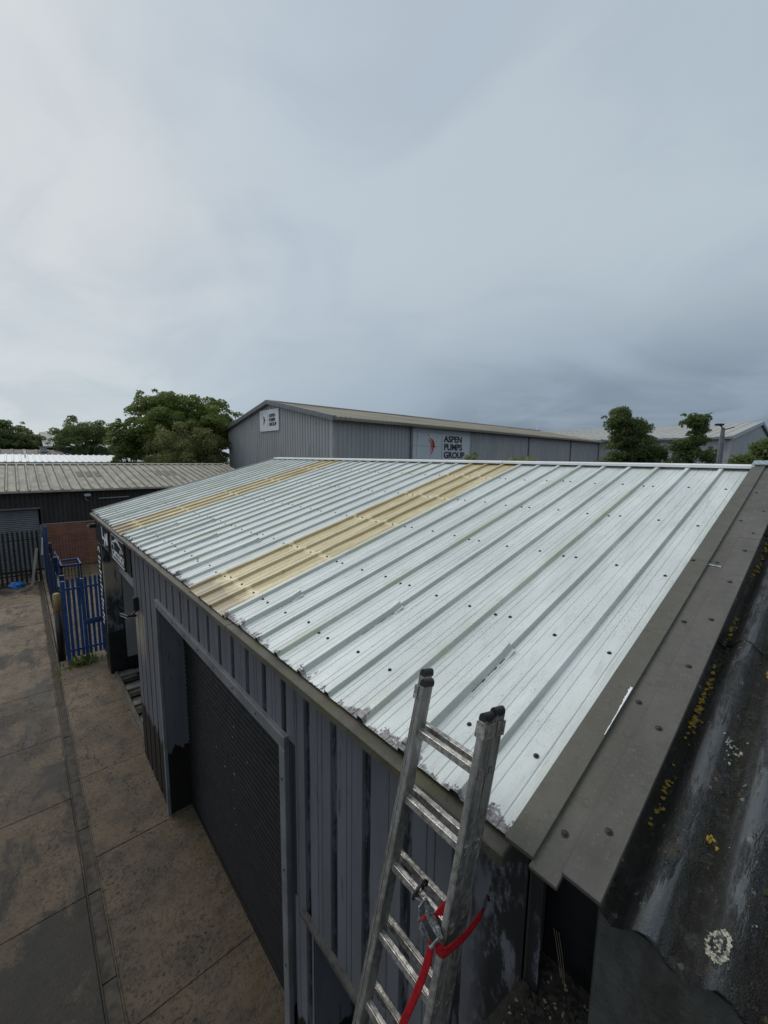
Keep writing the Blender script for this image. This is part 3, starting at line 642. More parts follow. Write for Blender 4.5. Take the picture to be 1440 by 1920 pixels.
def flake(pts, h, m, name='paint_flake'):
    MB().prism([sl(s_, y, h) for s_, y in pts], Vector(sl(0, 0, .0012)) - Vector(sl(0, 0, 0))).build(name, m, nb)
fl_ = [(.98, -.390), (.62, -.390)] + [(.62 + .36 * i / 40, -.390 + .0015 + .016 * max(0, (i - 14) / 26) * (.35 + .65 * rnd.random()) + .003 * rnd.random()) for i in range(41)]
flake(fl_, .0665, 'white_paint')
flake([(2.56, -.392), (2.55, -.47), (2.53, -.47), (2.54, -.392)], .0485, 'zinc')
# lichen and moss along the flashing edge and on the corrugations
ly = MB(); lm = MB(); lw = MB()
for k in range(150):
    s_ = rnd.choice([rnd.gauss(c, .09) for c in (.62, 1.1, 1.28, 1.42, 2.0, 2.9, 3.3)]); y = -.616 - abs(rnd.gauss(0, .012)); ly.blob(sl(s_, y, hcor(y) + .010), rnd.uniform(.003, .011), rnd, 7, 4, .45, .5, (-ST, 0, CT))
for k in range(14):
    s_, y = 1.62 + rnd.gauss(0, .025), -.845 + rnd.gauss(0, .012); ly.blob(sl(s_, y, hcor(y) + .008), rnd.uniform(.006, .014), rnd, 7, 4, .6, .4, (-ST, 0, CT))
for k in range(10):
    s_, y = .52 + rnd.gauss(0, .014), -.80 + rnd.gauss(0, .008); ly.blob(sl(s_, y, hcor(y) + .008), rnd.uniform(.004, .009), rnd, 7, 4, .5, .4, (-ST, 0, CT))
for k in range(420):
    s_ = rnd.uniform(.05, 4.5); y = rnd.choice([-.628 - abs(rnd.gauss(0, .012)), -.813 + rnd.gauss(0, .014), -.999 + rnd.gauss(0, .018), rnd.uniform(-1.5, -.62)])
    lm.blob(sl(s_, y, hcor(y) + .003), rnd.uniform(.004, .014), rnd, 6, 3, .7, .45, (-ST, 0, CT))
for k in range(60):
    s_, y = rnd.uniform(.05, 3), rnd.uniform(-1.4, -.64); lw.blob(sl(s_, y, hcor(y) + .004), rnd.uniform(.002, .006), rnd, 5, 3, .5, .4, (-ST, 0, CT))
for c_, sp_, n in ((1.0, .03, 26), ((2.0), .03, 22)):
    for k in range(n):
        y = (-.78 if c_ == 1.0 else -.635) + rnd.gauss(0, .016); s_ = c_ + rnd.gauss(0, sp_); lw.blob(sl(s_, y, hcor(y) + .004), rnd.uniform(.003, .010), rnd, 6, 3, .4, .5, (-ST, 0, CT))
for k in range(260):   # lichen ring close to the eave
    a = rnd.uniform(0, 6.283); rr = (rnd.gauss(1, .11) if k % 12 else rnd.gauss(.3, .08)) + .10 * math.sin(3 * a + 1); s_, y = .155 + .042 * rr * math.sin(a), -.885 + .024 * rr * math.cos(a); lw.blob(sl(s_, y, hcor(y) + .009), rnd.uniform(.0012, .0050), rnd, 7, 3, .3, .6, (-ST, 0, CT))
for k in range(40):
    s_, y = .33 + rnd.gauss(0, .02), -1.03 + rnd.gauss(0, .02); lw.blob(sl(s_, y, hcor(y) + .011), rnd.uniform(.003, .008), rnd, 6, 3, .4, .5, (-ST, 0, CT))
for mb_, nm, m_, lb in ((ly, 'yellow_lichen', 'yellow_lichen', 'mustard yellow lichen tufts along the grey flashing edge'), (lm, 'moss_tufts', 'moss', 'dark moss tufts in the valleys of the corrugated roof'), (lw, 'white_lichen', 'white_lichen', 'white lichen spots and ring on the corrugated roof')):
    tag(mb_.build(nm, m_), lb, 'lichen' if 'lichen' in nm else 'moss', None, 'stuff')

# ------------------------------------------------------------------ ladder
LA, LB, LZ = R(14.556), R(-.36), R(-1.77)
ld = Vector((-math.sin(LA), math.sin(LB) * math.cos(LA), -math.cos(LA) * math.cos(LB))).normalized()      # down the stiles
le = Vector((math.sin(LZ), -math.cos(LZ), 0)); le = (le - ld * le.dot(ld)).normalized()                   # along the rungs to the right
ln = le.cross(ld).normalized()
if ln.x < 0: ln = -ln                                                                                     # towards the wall
L0 = Vector((-.135, .100, EZ + .322))      # front edge of top rung at the left stile
def lp(a, b, c): return L0 + le * a + ld * b + ln * c
lad = thing('extension_ladder', lp(.14, 4.55, .05), 'aluminium double section ladder leaning on the fascia by white roof', 'ladder')
LLEN = 4.60; SD, STK, GAP = .058, .026, .010; WI = .283
UP = .185
def lbox(a0, a1, b0, b1, c0, c1, name, m, parent=lad, bev=.0):
    return MB().hexa([lp(a0, b0, c0), lp(a1, b0, c0), lp(a1, b1, c0), lp(a0, b1, c0), lp(a0, b0, c1), lp(a1, b0, c1), lp(a1, b1, c1), lp(a0, b1, c1)][::1]).build(name, m, parent, bev=bev)
FR0 = -.014                                # front face of the front stiles
SECT = ((FR0, FR0 + SD), (FR0 + SD + GAP, FR0 + 2 * SD + GAP))
zb = LLEN
for si, (c0, c1) in enumerate(SECT):
    for side in (0, 1):
        a0, a1 = ((-STK, 0) if si == 0 else (-.094, -.068)) if side == 0 else (WI, WI + STK)
        top = -UP + (.0 if si == 0 else -.012)
        st = lbox(a0, a1, top, zb, c0, c1, 'stile', 'aluminium', lad, .003)
        # flanges of the stile profile
        oa = a0 - .0025 if side == 0 else a1
        lbox(oa, oa + .0025, top, zb, c0, c0 + .010, 'flange', 'aluminium', st); lbox(oa, oa + .0025, top, zb, c1 - .010, c1, 'flange', 'aluminium', st)
        # plastic end cap
        m_ = MB(); ac = (a0 + a1) / 2; cc = (c0 + c1) / 2; prof = []
        for t in range(9):
            a = math.pi * t / 8; prof.append((ac - math.cos(a) * (STK / 2 + .002), -math.sin(a) * .020 - .004))
        prof = [(ac - STK / 2 - .002, .006)] + prof + [(ac + STK / 2 + .002, .006)]
        m_.prism([lp(a, top + b, c0 - .001) for a, b in prof], ln * (c1 - c0 + .002)); m_.build('end_cap', 'bolt_black', st)
        for k in range(17):
            b = k * .28
            if b > zb - .1: break
            # swaged rung ends on the outside of the stile
            ao = a0 - .004 if side == 0 else a1
            rf = MB(); cm = cc
            for q in ((-.017, -.012, -.014, .014), (.012, .017, -.014, .014), (-.012, .012, -.014, -.010), (-.012, .012, .010, .014)):
                rf.hexa([lp(ao, b + .014 + q[0], cm + q[2]), lp(ao + .004, b + .014 + q[0], cm + q[2]), lp(ao + .004, b + .014 + q[1], cm + q[2]), lp(ao, b + .014 + q[1], cm + q[2]), lp(ao, b + .014 + q[0], cm + q[3]), lp(ao + .004, b + .014 + q[0], cm + q[3]), lp(ao + .004, b + .014 + q[1], cm + q[3]), lp(ao, b + .014 + q[1], cm + q[3])])
            rf.build('rung_end', 'aluminium_worn', st)
    for k in range(17):
        b = k * .28
        if b > zb - .1: break
        # rung: box section with a ribbed tread
        c_ = c0 + .012; prof = [(0, .002), (.002, 0), (.006, 0), (.008, .0015), (.011, 0), (.014, .0015), (.017, 0), (.020, .0015), (.023, 0), (.028, 0), (.030, .002), (.030, .026), (.028, .028), (.002, .028), (0, .026)]
        ra = .0005 if si == 0 else -.0675
        MB().prism([lp(ra, b + q, c_ + p) for p, q in prof], le * (WI - .0005 - ra)).build('rung', 'aluminium_worn', lad)
# guide brackets at the top
c0, c1 = SECT[0]; d0, d1 = SECT[1]
for side in (0, 1):
    a0, a1 = (-STK, 0) if side == 0 else (WI, WI + STK)
    br = MB(); t0, t1 = -UP + .012, -UP + .068
    def bb(u0, u1, w0, w1): br.hexa([lp(u0, t0, w0), lp(u1, t0, w0), lp(u1, t1, w0), lp(u0, t1, w0), lp(u0, t0, w1), lp(u1, t0, w1), lp(u1, t1, w1), lp(u0, t1, w1)])
    if side == 1:
        bb(a0 - .006, a1 + .008, c0 - .004, c0 - .001); bb(a1 + .005, a1 + .008, c0 - .001, d0 + .004); bb(a0 - .006, a0 - .003, c0 - .001, c0 + .02); bb(a0 + .004, a1 + .010, d1 + .001, d1 + .004); bb(a1 + .005, a1 + .008, d0 + .012, d1 + .001)
    else:
        bb(a0 - .024, a0 - .004, c0 - .004, c0 - .001); bb(a0 - .007, a0 - .004, c0 - .001, d0 + .006); bb(a0 - .024, a0 - .021, c0 - .001, c0 + .016)
    br.build('guide_bracket', 'aluminium_worn', lad)
for side in (0, 1):
    for si, (c0, c1) in enumerate(SECT):
        a = WI + STK / 2 if side else (-STK / 2 if si == 0 else -.081)
        lbox(a - .022, a + .022, zb + .001, zb + .045, c0 - .004, c1 + .004, 'foot', 'bolt_black', lad, .004)

# ------------------------------------------------------------------ ratchet strap on the ladder
rs = thing('ratchet_strap', lp(.2, .8, -.03), 'red ratchet strap with zinc buckle tying the ladder to wall', 'strap')
def ribbon(pts, wdt, sides, name, m, parent, th=.0022):
    P = [Vector(p) for p in pts]; Wd = [Vector(q).normalized() for q in sides]
    PP, WW = [], []
    for i in range(len(P) - 1):       # smooth the path
        p0, p1, p2, p3 = P[max(i - 1, 0)], P[i], P[i + 1], P[min(i + 2, len(P) - 1)]
        for t in (0, .2, .4, .6, .8):
            PP.append(.5 * ((2 * p1) + (p2 - p0) * t + (2 * p0 - 5 * p1 + 4 * p2 - p3) * t * t + (3 * p1 - p0 - 3 * p2 + p3) * t ** 3)); WW.append(Wd[i].lerp(Wd[i + 1], t).normalized())
    PP.append(P[-1]); WW.append(Wd[-1]); top, bot = [], []
    for i, (p, w_) in enumerate(zip(PP, WW)):
        t = (PP[min(i + 1, len(PP) - 1)] - PP[max(i - 1, 0)]).normalized(); n = t.cross(w_).normalized(); w2 = n.cross(t).normalized()
        top.append([p + w2 * wdt * e + n * th * .5 for e in (-.5, -.3, 0, .3, .5)]); bot.append([p + w2 * wdt * e - n * th * .5 for e in (-.5, -.3, 0, .3, .5)])
    return MB().sheet(top, bot).build(name, m, parent, True)
hk, re_ = lp(.180, .552, -.016), lp(.303, .602, -.040)
rd = (re_ - hk).normalized(); rn = (-ln + le * .35).normalized(); rn = (rn - rd * rn.dot(rd)).normalized(); rw_ = rd.cross(rn).normalized()
# hook over the rung
for w_ in (-.013, .013):
    c = lp(.150, .548, .0) + rw_ * w_
    pts = [c + ln * .035 + ld * .012, c + ln * .038 - ld * .004, c + ln * .024 - ld * .014, c + ln * .004 - ld * .012, c - ln * .012 + ld * .002, c - ln * .014 + ld * .026]
    MB().tube(pts, .0055, 8).build('hook', 'bolt_black', rs, True)
MB().tube([lp(.150, .574, -.014) - rw_ * .013, lp(.150, .574, -.014) + rw_ * .013], .005, 8).build('hook', 'bolt_black', rs)
KR = (re_ - hk).length / .212; RL = .212
def rp(a, b, c): return hk + rd * a * KR + rw_ * b + rn * c
for sgn in (-1, 1):
    pr = [(.02, -.004), (.055, -.010), (.09, -.012), (.14, -.010), (RL, -.006), (RL, .006), (.15, .014), (.11, .018), (.085, .028), (.06, .022), (.02, .006)]
    MB().prism([rp(a, sgn * .022 - .0012, c) for a, c in pr], rw_ * .0024).build('side_plate', 'zinc', rs)
    pr = [(.06, .004), (.10, .024), (.18, .022), (RL - .004, .014), (RL, .020), (.16, .034), (.09, .036), (.055, .018)]
    MB().prism([rp(a, sgn * .0265 - .001, c) for a, c in pr], rw_ * .002).build('handle_plate', 'zinc', rs)
    wh = [(.085 + (.021 if i % 2 else .016) * math.cos(2 * math.pi * i / 24), .008 + (.021 if i % 2 else .016) * math.sin(2 * math.pi * i / 24)) for i in range(24)]
    MB().prism([rp(a, sgn * .0305 - .001, c) for a, c in wh], rw_ * .002).build('ratchet_wheel', 'zinc', rs)
MB().tube([rp(.085, -.03, .008), rp(.085, .03, .008)], .009, 10).build('spool', 'red_webbing', rs)
MB().tube([rp(RL - .006, -.026, .017), rp(RL - .006, .026, .017)], .006, 8).build('handle_bar', 'zinc', rs)
MB().tube([rp(.022, -.02, 0), rp(.022, .02, 0)], .004, 8).build('pin', 'zinc', rs)
MB().tube([rp(.02, 0, .0), lp(.150, .574, -.014)], .0035, 6).build('wire_link', 'zinc', rs)
# webbing round both right stiles to the wall hook
c_f = SECT[0][0] - .004; c_b = SECT[1][1]; aR = WI + STK
ribbon([rp(RL - .002, 0, -.004), lp(.310, .622, c_f - .020), lp(.328, .616, c_f - .010), lp(.338, .602, .015), lp(.345, .584, .055), lp(.350, .560, .095), lp(.352, .532, .135)],
       .036, [rw_, ld, ld, ld + ln * .2, ld, ld - ln * .2, ld], 'webbing', 'red_webbing', rs)
MB().tube([lp(.352, .534, .132), lp(.353, .512, .145), lp(.350, .492, .15), lp(.345, .495, .17), lp(.34, .52, .19)], .006, 8).build('wall_hook', 'bolt_black', rs, True)
MB().prism([rp(a, -.0205, c) for a, c in ((.03, -.004), (.19, -.004), (.20, .008), (.12, .016), (.06, .014), (.03, .006))], rw_ * .041).build('body', 'bolt_black', rs)
# free tail: out of the spool, behind the rung end and hanging down
ribbon([rp(.12, 0, -.006), lp(.262, .545, .020), lp(.272, .525, .045), lp(.268, .56, .065)], .036, [rw_, ld + le, ld, ld], 'webbing', 'red_webbing', rs)
ribbon([rp(.11, 0, -.004), lp(.262, .64, -.020), lp(.258, .74, -.022), lp(.235, .87, -.024), lp(.208, .99, -.026), lp(.17, 1.2, -.03), lp(.15, 1.6, -.03), lp(.14, 2.2, -.03)], .027, [rw_, le + ln * .2, le + ln * .3, le + ln * .1, le + ln * .3, le, le, le], 'webbing', 'red_webbing', rs)

# ------------------------------------------------------------------ fences, gate, bits at the far end of the yard
def pale(mb, x, y, z0, z1, w_=.065, dirx=True):
    # W-section pale with a split pointed top
    t = .012; sx = (w_ / 2 if dirx else 0); sy = (0 if dirx else w_ / 2)
    ex = (0, t) if dirx else (t, 0)
    pts = [(-1, z0), (1, z0), (1, z1 - .08), (.75, z1 - .02), (.35, z1 - .07), (0, z1), (-.35, z1 - .07), (-.75, z1 - .02), (-1, z1 - .08)]
    mb.prism([(x + q * sx, y + q * sy, z) for q, z in pts], (ex[0], ex[1], 0) if dirx else (t, 0, 0)); return mb
GY = 12.45
gt = thing('palisade_gate', (-.25, GY, 0), 'blue steel palisade gate beside the workshop corner pillar', 'gate')
for x in (-.70, -.295, .15): MB().box(x - .04, x + .04, GY - .05, GY + .03, .05 if x != -.7 else 0, 2.28).build('post', 'blue_steel', gt, bev=.006)
for z in (.30, 2.02): MB().box(-.66, .11, GY - .045, GY - .005, z, z + .06).build('rail', 'blue_steel', gt)
for k, x in enumerate([-.60, -.49, -.38, -.21, -.10, .01, .10]):
    pale(MB(), x, GY - .002, .12, 2.36).build('pale', 'blue_steel', gt)
MB().box(-.28, .12, GY - .06, GY - .01, .98, 1.14).build('lock_plate', 'blue_steel', gt, bev=.01)
MB().tube([(-.295, GY - .07, 1.0), (-.2, GY - .08, 1.06), (.05, GY - .08, 1.07)], .015, 8).build('bolt_bar', 'navy_steel', gt)
# blue fence running away from the gate
fn = thing('palisade_fence', (-.82, 17, 0), 'dark blue palisade fence seen end-on running from gate to back', 'fence', 'palisade fences')
k = 0; yy = 13.1
while yy < 21.8:
    pale(MB(), -.80 + .02 * math.sin(k), yy, .05, 2.35, .065, False).build('pale', 'navy_steel' if k % 5 else 'blue_steel', fn); yy += .155; k += 1
for z in (.45, 1.95): MB().box(-.775, -.735, 13.0, 21.8, z, z + .05).build('rail', 'navy_steel', fn)
for y in (13.0, 15.7, 18.5, 21.75): MB().box(-.73, -.63, y, y + .08, 0, 2.5 if y > 21 else 2.3).build('post', 'blue_steel' if y > 21 else 'navy_steel', fn)
tag(MB().hexa([(-.70, 13.2, .0), (-.62, 13.2, .0), (-.62, 16.4, .0), (-.70, 16.4, .0), (-.72, 13.2, 1.75), (-.66, 13.2, 1.75), (-.66, 16.4, 1.75), (-.72, 16.4, 1.75)]).build('timber_hoarding', 'timber_dark'), 'dark weathered timber hoarding between post and blue gate', 'hoarding')
# blue cage of rods beyond the gate
cg = thing('wire_cage', (.0, 17, 0), 'blue topped wire cage standing before the brick wall', 'cage')
for x0, y0 in ((-.46, 17.4), (.10, 17.4), (-.46, 18.4), (.10, 18.4)): MB().box(x0 - .02, x0 + .02, y0 - .02, y0 + .02, 0, 1.62).build('post', 'navy_steel', cg)
for a in ((-.48, .12, 17.38, 17.42), (-.48, .12, 18.38, 18.42), (-.48, -.44, 17.43, 18.37), (.08, .12, 17.43, 18.37)): MB().box(*a, 1.55, 1.63).build('rail', 'blue_steel', cg)
for k in range(5): MB().tube([(-.38 + k * .1, 17.4, .05), (-.38 + k * .1, 17.4, 1.56)], .008, 6).build('rod', 'navy_steel', cg)
wp = thing('mesh_panel', (.25, 22, 0), 'thin dark wire mesh panel leaning in front of red brick wall', 'mesh panel')
for k in range(13): MB().tube([(-.55 + k * .11, 22.0, .05), (-.55 + k * .11, 22.1, 2.05)], .007, 5).build('wire', 'navy_steel', wp)
for k in range(7): MB().tube([(-.56, 22.0 + .012 * k, .1 + .32 * k), (.78, 22.0 + .012 * k, .1 + .32 * k)], .006, 5).build('wire', 'navy_steel', wp)
bt = thing('tarpaulin', (-.6, 15, 0), 'crumpled blue tarpaulin hung over the fence end', 'tarpaulin')
bt2 = MB(); rows = []
for i in range(8):
    rows.append([(-.57 + .03 * math.sin(i * 1.7 + j), 16.5 + j * .25, 2.05 - i * .11 + .05 * math.sin(j * 2.2 + i)) for j in range(7)])
bt2.sheet(rows, [[(p[0] + .01, p[1], p[2]) for p in r_] for r_ in rows]).build('sheet', 'blue_steel', bt)
# gate post with yellow top
gp = thing('gate_post', (-.84, 12.75, 0), 'thick black post with worn yellow wrapped top by drain', 'post')
MB().tube([(-.84, 12.75, 0), (-.84, 12.75, 1.42)], .085, 14).build('lower_post', 'black_paint', gp, True)
MB().tube([(-.84, 12.75, 1.421), (-.84, 12.75, 1.86), (-.84, 12.75, 1.90)], [.088, .088, .06], 14).build('yellow_cap', 'post_yellow', gp, True)
# black palisade across the back
bf = thing('palisade_fence', (-4, 22.0, 0), 'black pointed palisade fence in front of grey roller door', 'fence', 'palisade fences')
x = -.98; k = 0
while x > -8: pale(MB(), x, 22.0, .06, 2.36, .075).build('pale', 'black_paint', bf); x -= .155; k += 1
for z in (.40, 1.93): MB().box(-8, -.95, 22.015, 22.06, z, z + .05).build('rail', 'black_paint', bf)
for x in (-3.7, -6.4): MB().box(x, x + .1, 22.07, 22.15, 0, 2.3).build('post', 'black_paint', bf)
tag(MB().hexa([(-1.35, 21.5, 0), (-1.25, 21.5, 0), (-1.25, 21.55, 0), (-1.35, 21.55, 0), (-1.08, 21.9, 1.55), (-.98, 21.9, 1.55), (-.98, 21.95, 1.55), (-1.08, 21.95, 1.55)]).build('timber_plank', 'timber_pale'), 'pale timber plank propped against the black fence corner', 'plank')
tag(MB().hexa([(-.93, 20.3, 1.55), (-.86, 20.3, 1.55), (-.86, 20.35, 1.55), (-.93, 20.35, 1.55), (-.86, 20.5, 2.2), (-.82, 20.5, 2.2), (-.82, 20.55, 2.2), (-.86, 20.55, 2.2)]).build('timber_offcut', 'pale_trim'), 'short white offcut leaning high on dark blue fence', 'offcut')
bgm = MB(); r_ = random.Random(3); bgm.blob((-1.78, 21.75, .10), .26, r_, 12, 7, .48, .28); tag(bgm.build('plastic_bag', 'blue_plastic', None, False), 'crumpled bright blue plastic bag at foot of black fence', 'bag')

# weeds at the gate and along the drain
def weeds(name, label, cx, cy, rx, ry, n, h, m, seed, cz=0.):
    r_ = random.Random(seed); mb = MB()
    for k in range(n):
        x, y = cx + r_.gauss(0, rx), cy + r_.gauss(0, ry); hh = h * r_.uniform(.3, 1); a = r_.uniform(0, 6.3); lx, ly_ = math.cos(a), math.sin(a); bnd = r_.uniform(.1, .7) * hh; w_ = hh * r_.uniform(.08, .2)
        p0 = Vector((x, y, cz)); p1 = Vector((x + lx * bnd * .4, y + ly_ * bnd * .4, cz + hh * .65)); p2 = Vector((x + lx * bnd, y + ly_ * bnd, cz + hh * .9)); s_ = Vector((-ly_, lx, 0)) * w_
        mb.add([p0 - s_ * .3, p0 + s_ * .3, p1 + s_, p1 - s_, p2], [(0, 1, 2, 3), (3, 2, 4)])
    return tag(mb.build(name, m), label, 'weeds', 'weeds in gaps')
weeds('weeds', 'low green weeds at the foot of blue palisade gate', -.42, 12.15, .17, .10, 170, .22, 'leaf_bright', 1)
weeds('weeds', 'sparse weeds sprouting from the drain channel by yellow post', -.98, 11.9, .06, .35, 80, .10, 'leaf_olive', 2)
gr = MB()
for q in range(3):
    p = lp(.345 + q * .02, .86 + .0 * q, .10); gr.tube([p, p + Vector((.01, -.0, -.12)), p + Vector((.015 + .01 * q, -.012, -.30))], .0012, 4)
    a = Vector((.16, -.40 - .01 * q, EZ - .42)); gr.tube([a, a + Vector((-.03, -.035, -.06)), a + Vector((-.05, -.06, -.12 - .02 * q))], .0012, 4)
tag(gr.build('dry_grass', 'leaf_litter'), 'thin dry grass stalks hanging beside the wall end', 'grass', None, 'stuff')

# ------------------------------------------------------------------ building across the yard (brick, dark cladding)
lb = thing('brick_warehouse', (2, 27, 0), 'low warehouse with weathered ribbed roof, dark cladding and red brick base', 'building')
BY = 24.6; EB = 3.80; RZ = 4.98; RY = 30.9; LX0, LX1 = -14., 10.4
MB().box(-.70, 10.2, BY, BY + .22, 0, 2.19).build('brick_wall', 'red_brickwork', lb)
MB().box(-.72, 10.2, BY - .015, BY + .2, 2.195, 2.24).build('cill_trim', 'trim_grey', lb)
def cladding(x0, x1, y, z0, z1, pitch, dep, name, m, parent, top=None):
    pts = []; x = x0
    while x < x1 - 1e-6:
        e = min(x + pitch, x1); w_ = e - x
        pts += [(x, y), (x + w_ * .55, y), (x + w_ * .65, y + dep), (x + w_ * .9, y + dep)]; x = e
    pts.append((x1, y)); zt_ = (lambda q: z1) if top is None else top
    a = [[(p, q, z0) for p, q in pts], [(p, q, zt_(p)) for p, q in pts]]; b = [[(p, q + .05, z0) for p, q in pts], [(p, q + .05, zt_(p)) for p, q in pts]]
    return MB().sheet(b, a).build(name, m, parent)
cladding(-.72, 10.2, BY + .01, 2.245, EB + .05, .18, .03, 'wall_cladding', 'brown_cladding', lb)
cladding(-6.4, -.72, BY + .01, 3.06, EB + .05, .18, .03, 'wall_cladding', 'brown_cladding', lb)
cladding(-14, -6.4, BY + .01, 0, EB + .05, .18, .03, 'wall_cladding', 'brown_cladding', lb)
rsd = MB().box(-6.3, -.80, BY + .22, BY + .24, 0, 3.0).build('roller_shutter', 'dark_void', lb)
NSb = 34; me = MB().sheet([[(xx, BY + .218 - .02 * math.sin(math.pi * t), 3.0 / NSb * .92 * t) for t in (0, .2, .5, .8, 1)] for xx in (-6.3, -.8)], [[(xx, BY + .22, 3.0 / NSb * .92 * t) for t in (0, .2, .5, .8, 1)] for xx in (-6.3, -.8)]).mesh('slat'); me.materials.append(MATS['shutter_grey'])
for k in range(NSb): o = obj('slat', me, None, rsd); o.location = o.location + Vector((0, 0, k * 3.0 / NSb))
MB().box(-6.4, -.71, BY - .03, BY + .2, 3.0, 3.055).box(-.80, -.71, BY - .02, BY + .21, 0, 2.19).build('door_frame', 'grey_steel', lb)
MB().box(LX0, LX1, BY - .35, BY - .22, EB - .02, EB + .10).build('gutter', 'lichen_roof', lb, bev=.02)
def roofx(x0, x1, y0, z0, y1, z1, pitch, name, m, parent, hh=.045):
    nx, nz = -(z1 - z0), (y1 - y0); l_ = math.hypot(nx, nz); pts = []; x = x0
    while x < x1 - 1e-6:
        e = min(x + pitch, x1); w_ = e - x; pts += [(x, 0), (x + w_ * .78, 0), (x + w_ * .82, hh), (x + w_ * .96, hh)]; x = e
    pts.append((x1, 0))
    a = [[(p, yy_ + nx / l_ * h, zz + nz / l_ * h) for p, h in pts] for yy_, zz in ((y0, z0), (y1, z1))]; b = [[(p, yy_, zz - .03) for p, h in pts] for yy_, zz in ((y0, z0), (y1, z1))]
    return MB().sheet(b, a).build(name, m, parent)
xx = LX0
while xx < LX1 - .05:
    e = min(xx + 1.22, LX1); roofx(xx, e, BY - .30, EB + .08, RY, RZ, .407, 'roof_sheet', 'lichen_roof', lb, .07)
    for q in (0, 1, 2):
        xq = xx + (q + .70) * .407
        if xq + .05 < e: MB().hexa([(xq, BY - .30, EB + .082), (xq + .06, BY - .30, EB + .082), (xq + .06, RY - .2, RZ - .032), (xq, RY - .2, RZ - .032), (xq, BY - .30, EB + .090), (xq + .06, BY - .30, EB + .090), (xq + .06, RY - .2, RZ - .024), (xq, RY - .2, RZ - .024)]).build('lap_line', 'rib_dark', lb)  # narrow dark strip laid along each rib
    xx = e
roofx(LX0, LX1, RY + 6.3, EB + .08, RY + .0, RZ, .407, 'roof_sheet', 'lichen_roof', lb, -.0)
MB().prism([(LX0, RY - .25, RZ - .0), (LX0, RY - .25, RZ + .03), (LX0, RY, RZ + .085), (LX0, RY + .25, RZ + .03), (LX0, RY + .25, RZ)], (LX1 - LX0 + .02, 0, 0)).build('ridge_cap', 'lichen_roof', lb)
MB().hexa([(LX1, BY - .32, EB - .05), (LX1 + .12, BY - .32, EB - .05), (LX1 + .12, RY, RZ - .12), (LX1, RY, RZ - .12), (LX1, BY - .32, EB + .14), (LX1 + .12, BY - .32, EB + .14), (LX1 + .12, RY, RZ + .06), (LX1, RY, RZ + .06)]).build('verge_trim', 'lichen_roof', lb)
tn = (RZ - EB - .08) / (RY - BY + .3)
for x0 in (-3.6, 1.0, 5.0, 9.0):
    for k in range(3):
        if x0 + (k + 1) * .407 > LX1: continue
        MB().hexa([(x0 + k * .407, 27.2, EB + .08 + tn * 2.9 + .004), (x0 + k * .407 + .32, 27.2, EB + .08 + tn * 2.9 + .004), (x0 + k * .407 + .32, 28.6, EB + .08 + tn * 4.3 + .004), (x0 + k * .407, 28.6, EB + .08 + tn * 4.3 + .004), (x0 + k * .407, 27.2, EB + .08 + tn * 2.9 + .02), (x0 + k * .407 + .32, 27.2, EB + .08 + tn * 2.9 + .02), (x0 + k * .407 + .32, 28.6, EB + .08 + tn * 4.3 + .02), (x0 + k * .407, 28.6, EB + .08 + tn * 4.3 + .02)]).build('rooflight_pane', 'dirty_rooflight', lb)
MB().box(LX0, 10.2, RY + 6.1, RY + 6.2, 0, EB).box(10.1, 10.2, BY + .3, RY + 6.0, 0, EB).build('rear_wall', 'brown_cladding', lb)
lmp = thing('wall_light', (1.16, BY, 3.5), 'pale bulkhead lamp with hanging hook under the left eave', 'lamp')
MB().box(1.03, 1.30, BY - .25, BY - .0, 3.50, 3.64).build('housing', 'pale_trim', lmp, bev=.02)
MB().tube([(1.12, BY - .12, 3.5), (1.06, BY - .13, 3.40), (1.12, BY - .13, 3.30), (1.2, BY - .13, 3.28)], .02, 6).build('bracket', 'trim_grey', lmp)
tag(MB().tube([(1.62, BY - .06, 3.36), (3.0, BY - .06, 3.39)], .035, 8).build('tube_light', 'trim_grey'), 'long thin tube light on dark cladding above white roof corner', 'lamp')

# ------------------------------------------------------------------ roofs and buildings further off on the left
def shed(name, label, x0, x1, y0, ye, yr, ez, rz, mroof, mwall, parts=True, pitch=.5, hip=0.):
    t = thing(name, ((x0 + x1) / 2, yr, 0), label, 'building', 'distant low units')
    MB().box(x0 + .2, x1 - .2 - hip, ye + .2, 2 * yr - ye - .2, 0, ez - .02).build('wall', mwall, t)
    for sgn in (1, -1):
        ya, yb_ = (ye, yr) if sgn > 0 else (2 * yr - ye, yr)
        n = max(2, int((x1 - x0) / pitch)); pts = []
        for i in range(n):
            a = x0 + (x1 - x0) * i / n; b = x0 + (x1 - x0) * (i + 1) / n; pts += [(a, 0), (a + (b - a) * .6, 0), (a + (b - a) * .7, .06), (a + (b - a) * .92, .06)]
        pts.append((x1, 0))
        A = [[(p, ya, ez + h) for p, h in pts], [(p if p < x1 - hip else x1 - hip, yb_, rz + h) for p, h in pts]]; B = [[(p, ya, ez - .12) for p, h in pts], [(p if p < x1 - hip else x1 - hip, yb_, rz - .12) for p, h in pts]]
        if sgn > 0: MB().sheet(B, A).build('roof', mroof, t)
        else: MB().sheet(A, B).build('roof', mroof, t)
    MB().box(x0, x1, ye - .12, ye, ez - .18, ez - .02).build('fascia', 'trim_grey', t)
    return t
shed('white_roofed_unit', 'long low unit with white painted ribbed roof behind brick warehouse', -16, 7.9, 43, 43, 48, 4.95, 5.52, 'white_paint', 'brown_cladding', pitch=.45, hip=2.2)
fu = thing('roof_flue', (-.86, 46, 5.3), 'small white flue pipe standing on the white roof', 'flue'); MB().tube([(-.86, 46, 5.2), (-.86, 46, 5.85)], .07, 10).build('pipe', 'white_paint', fu); MB().tube([(-.86, 46, 5.86), (-.86, 46, 5.92)], .12, 10).build('cowl', 'white_paint', fu)
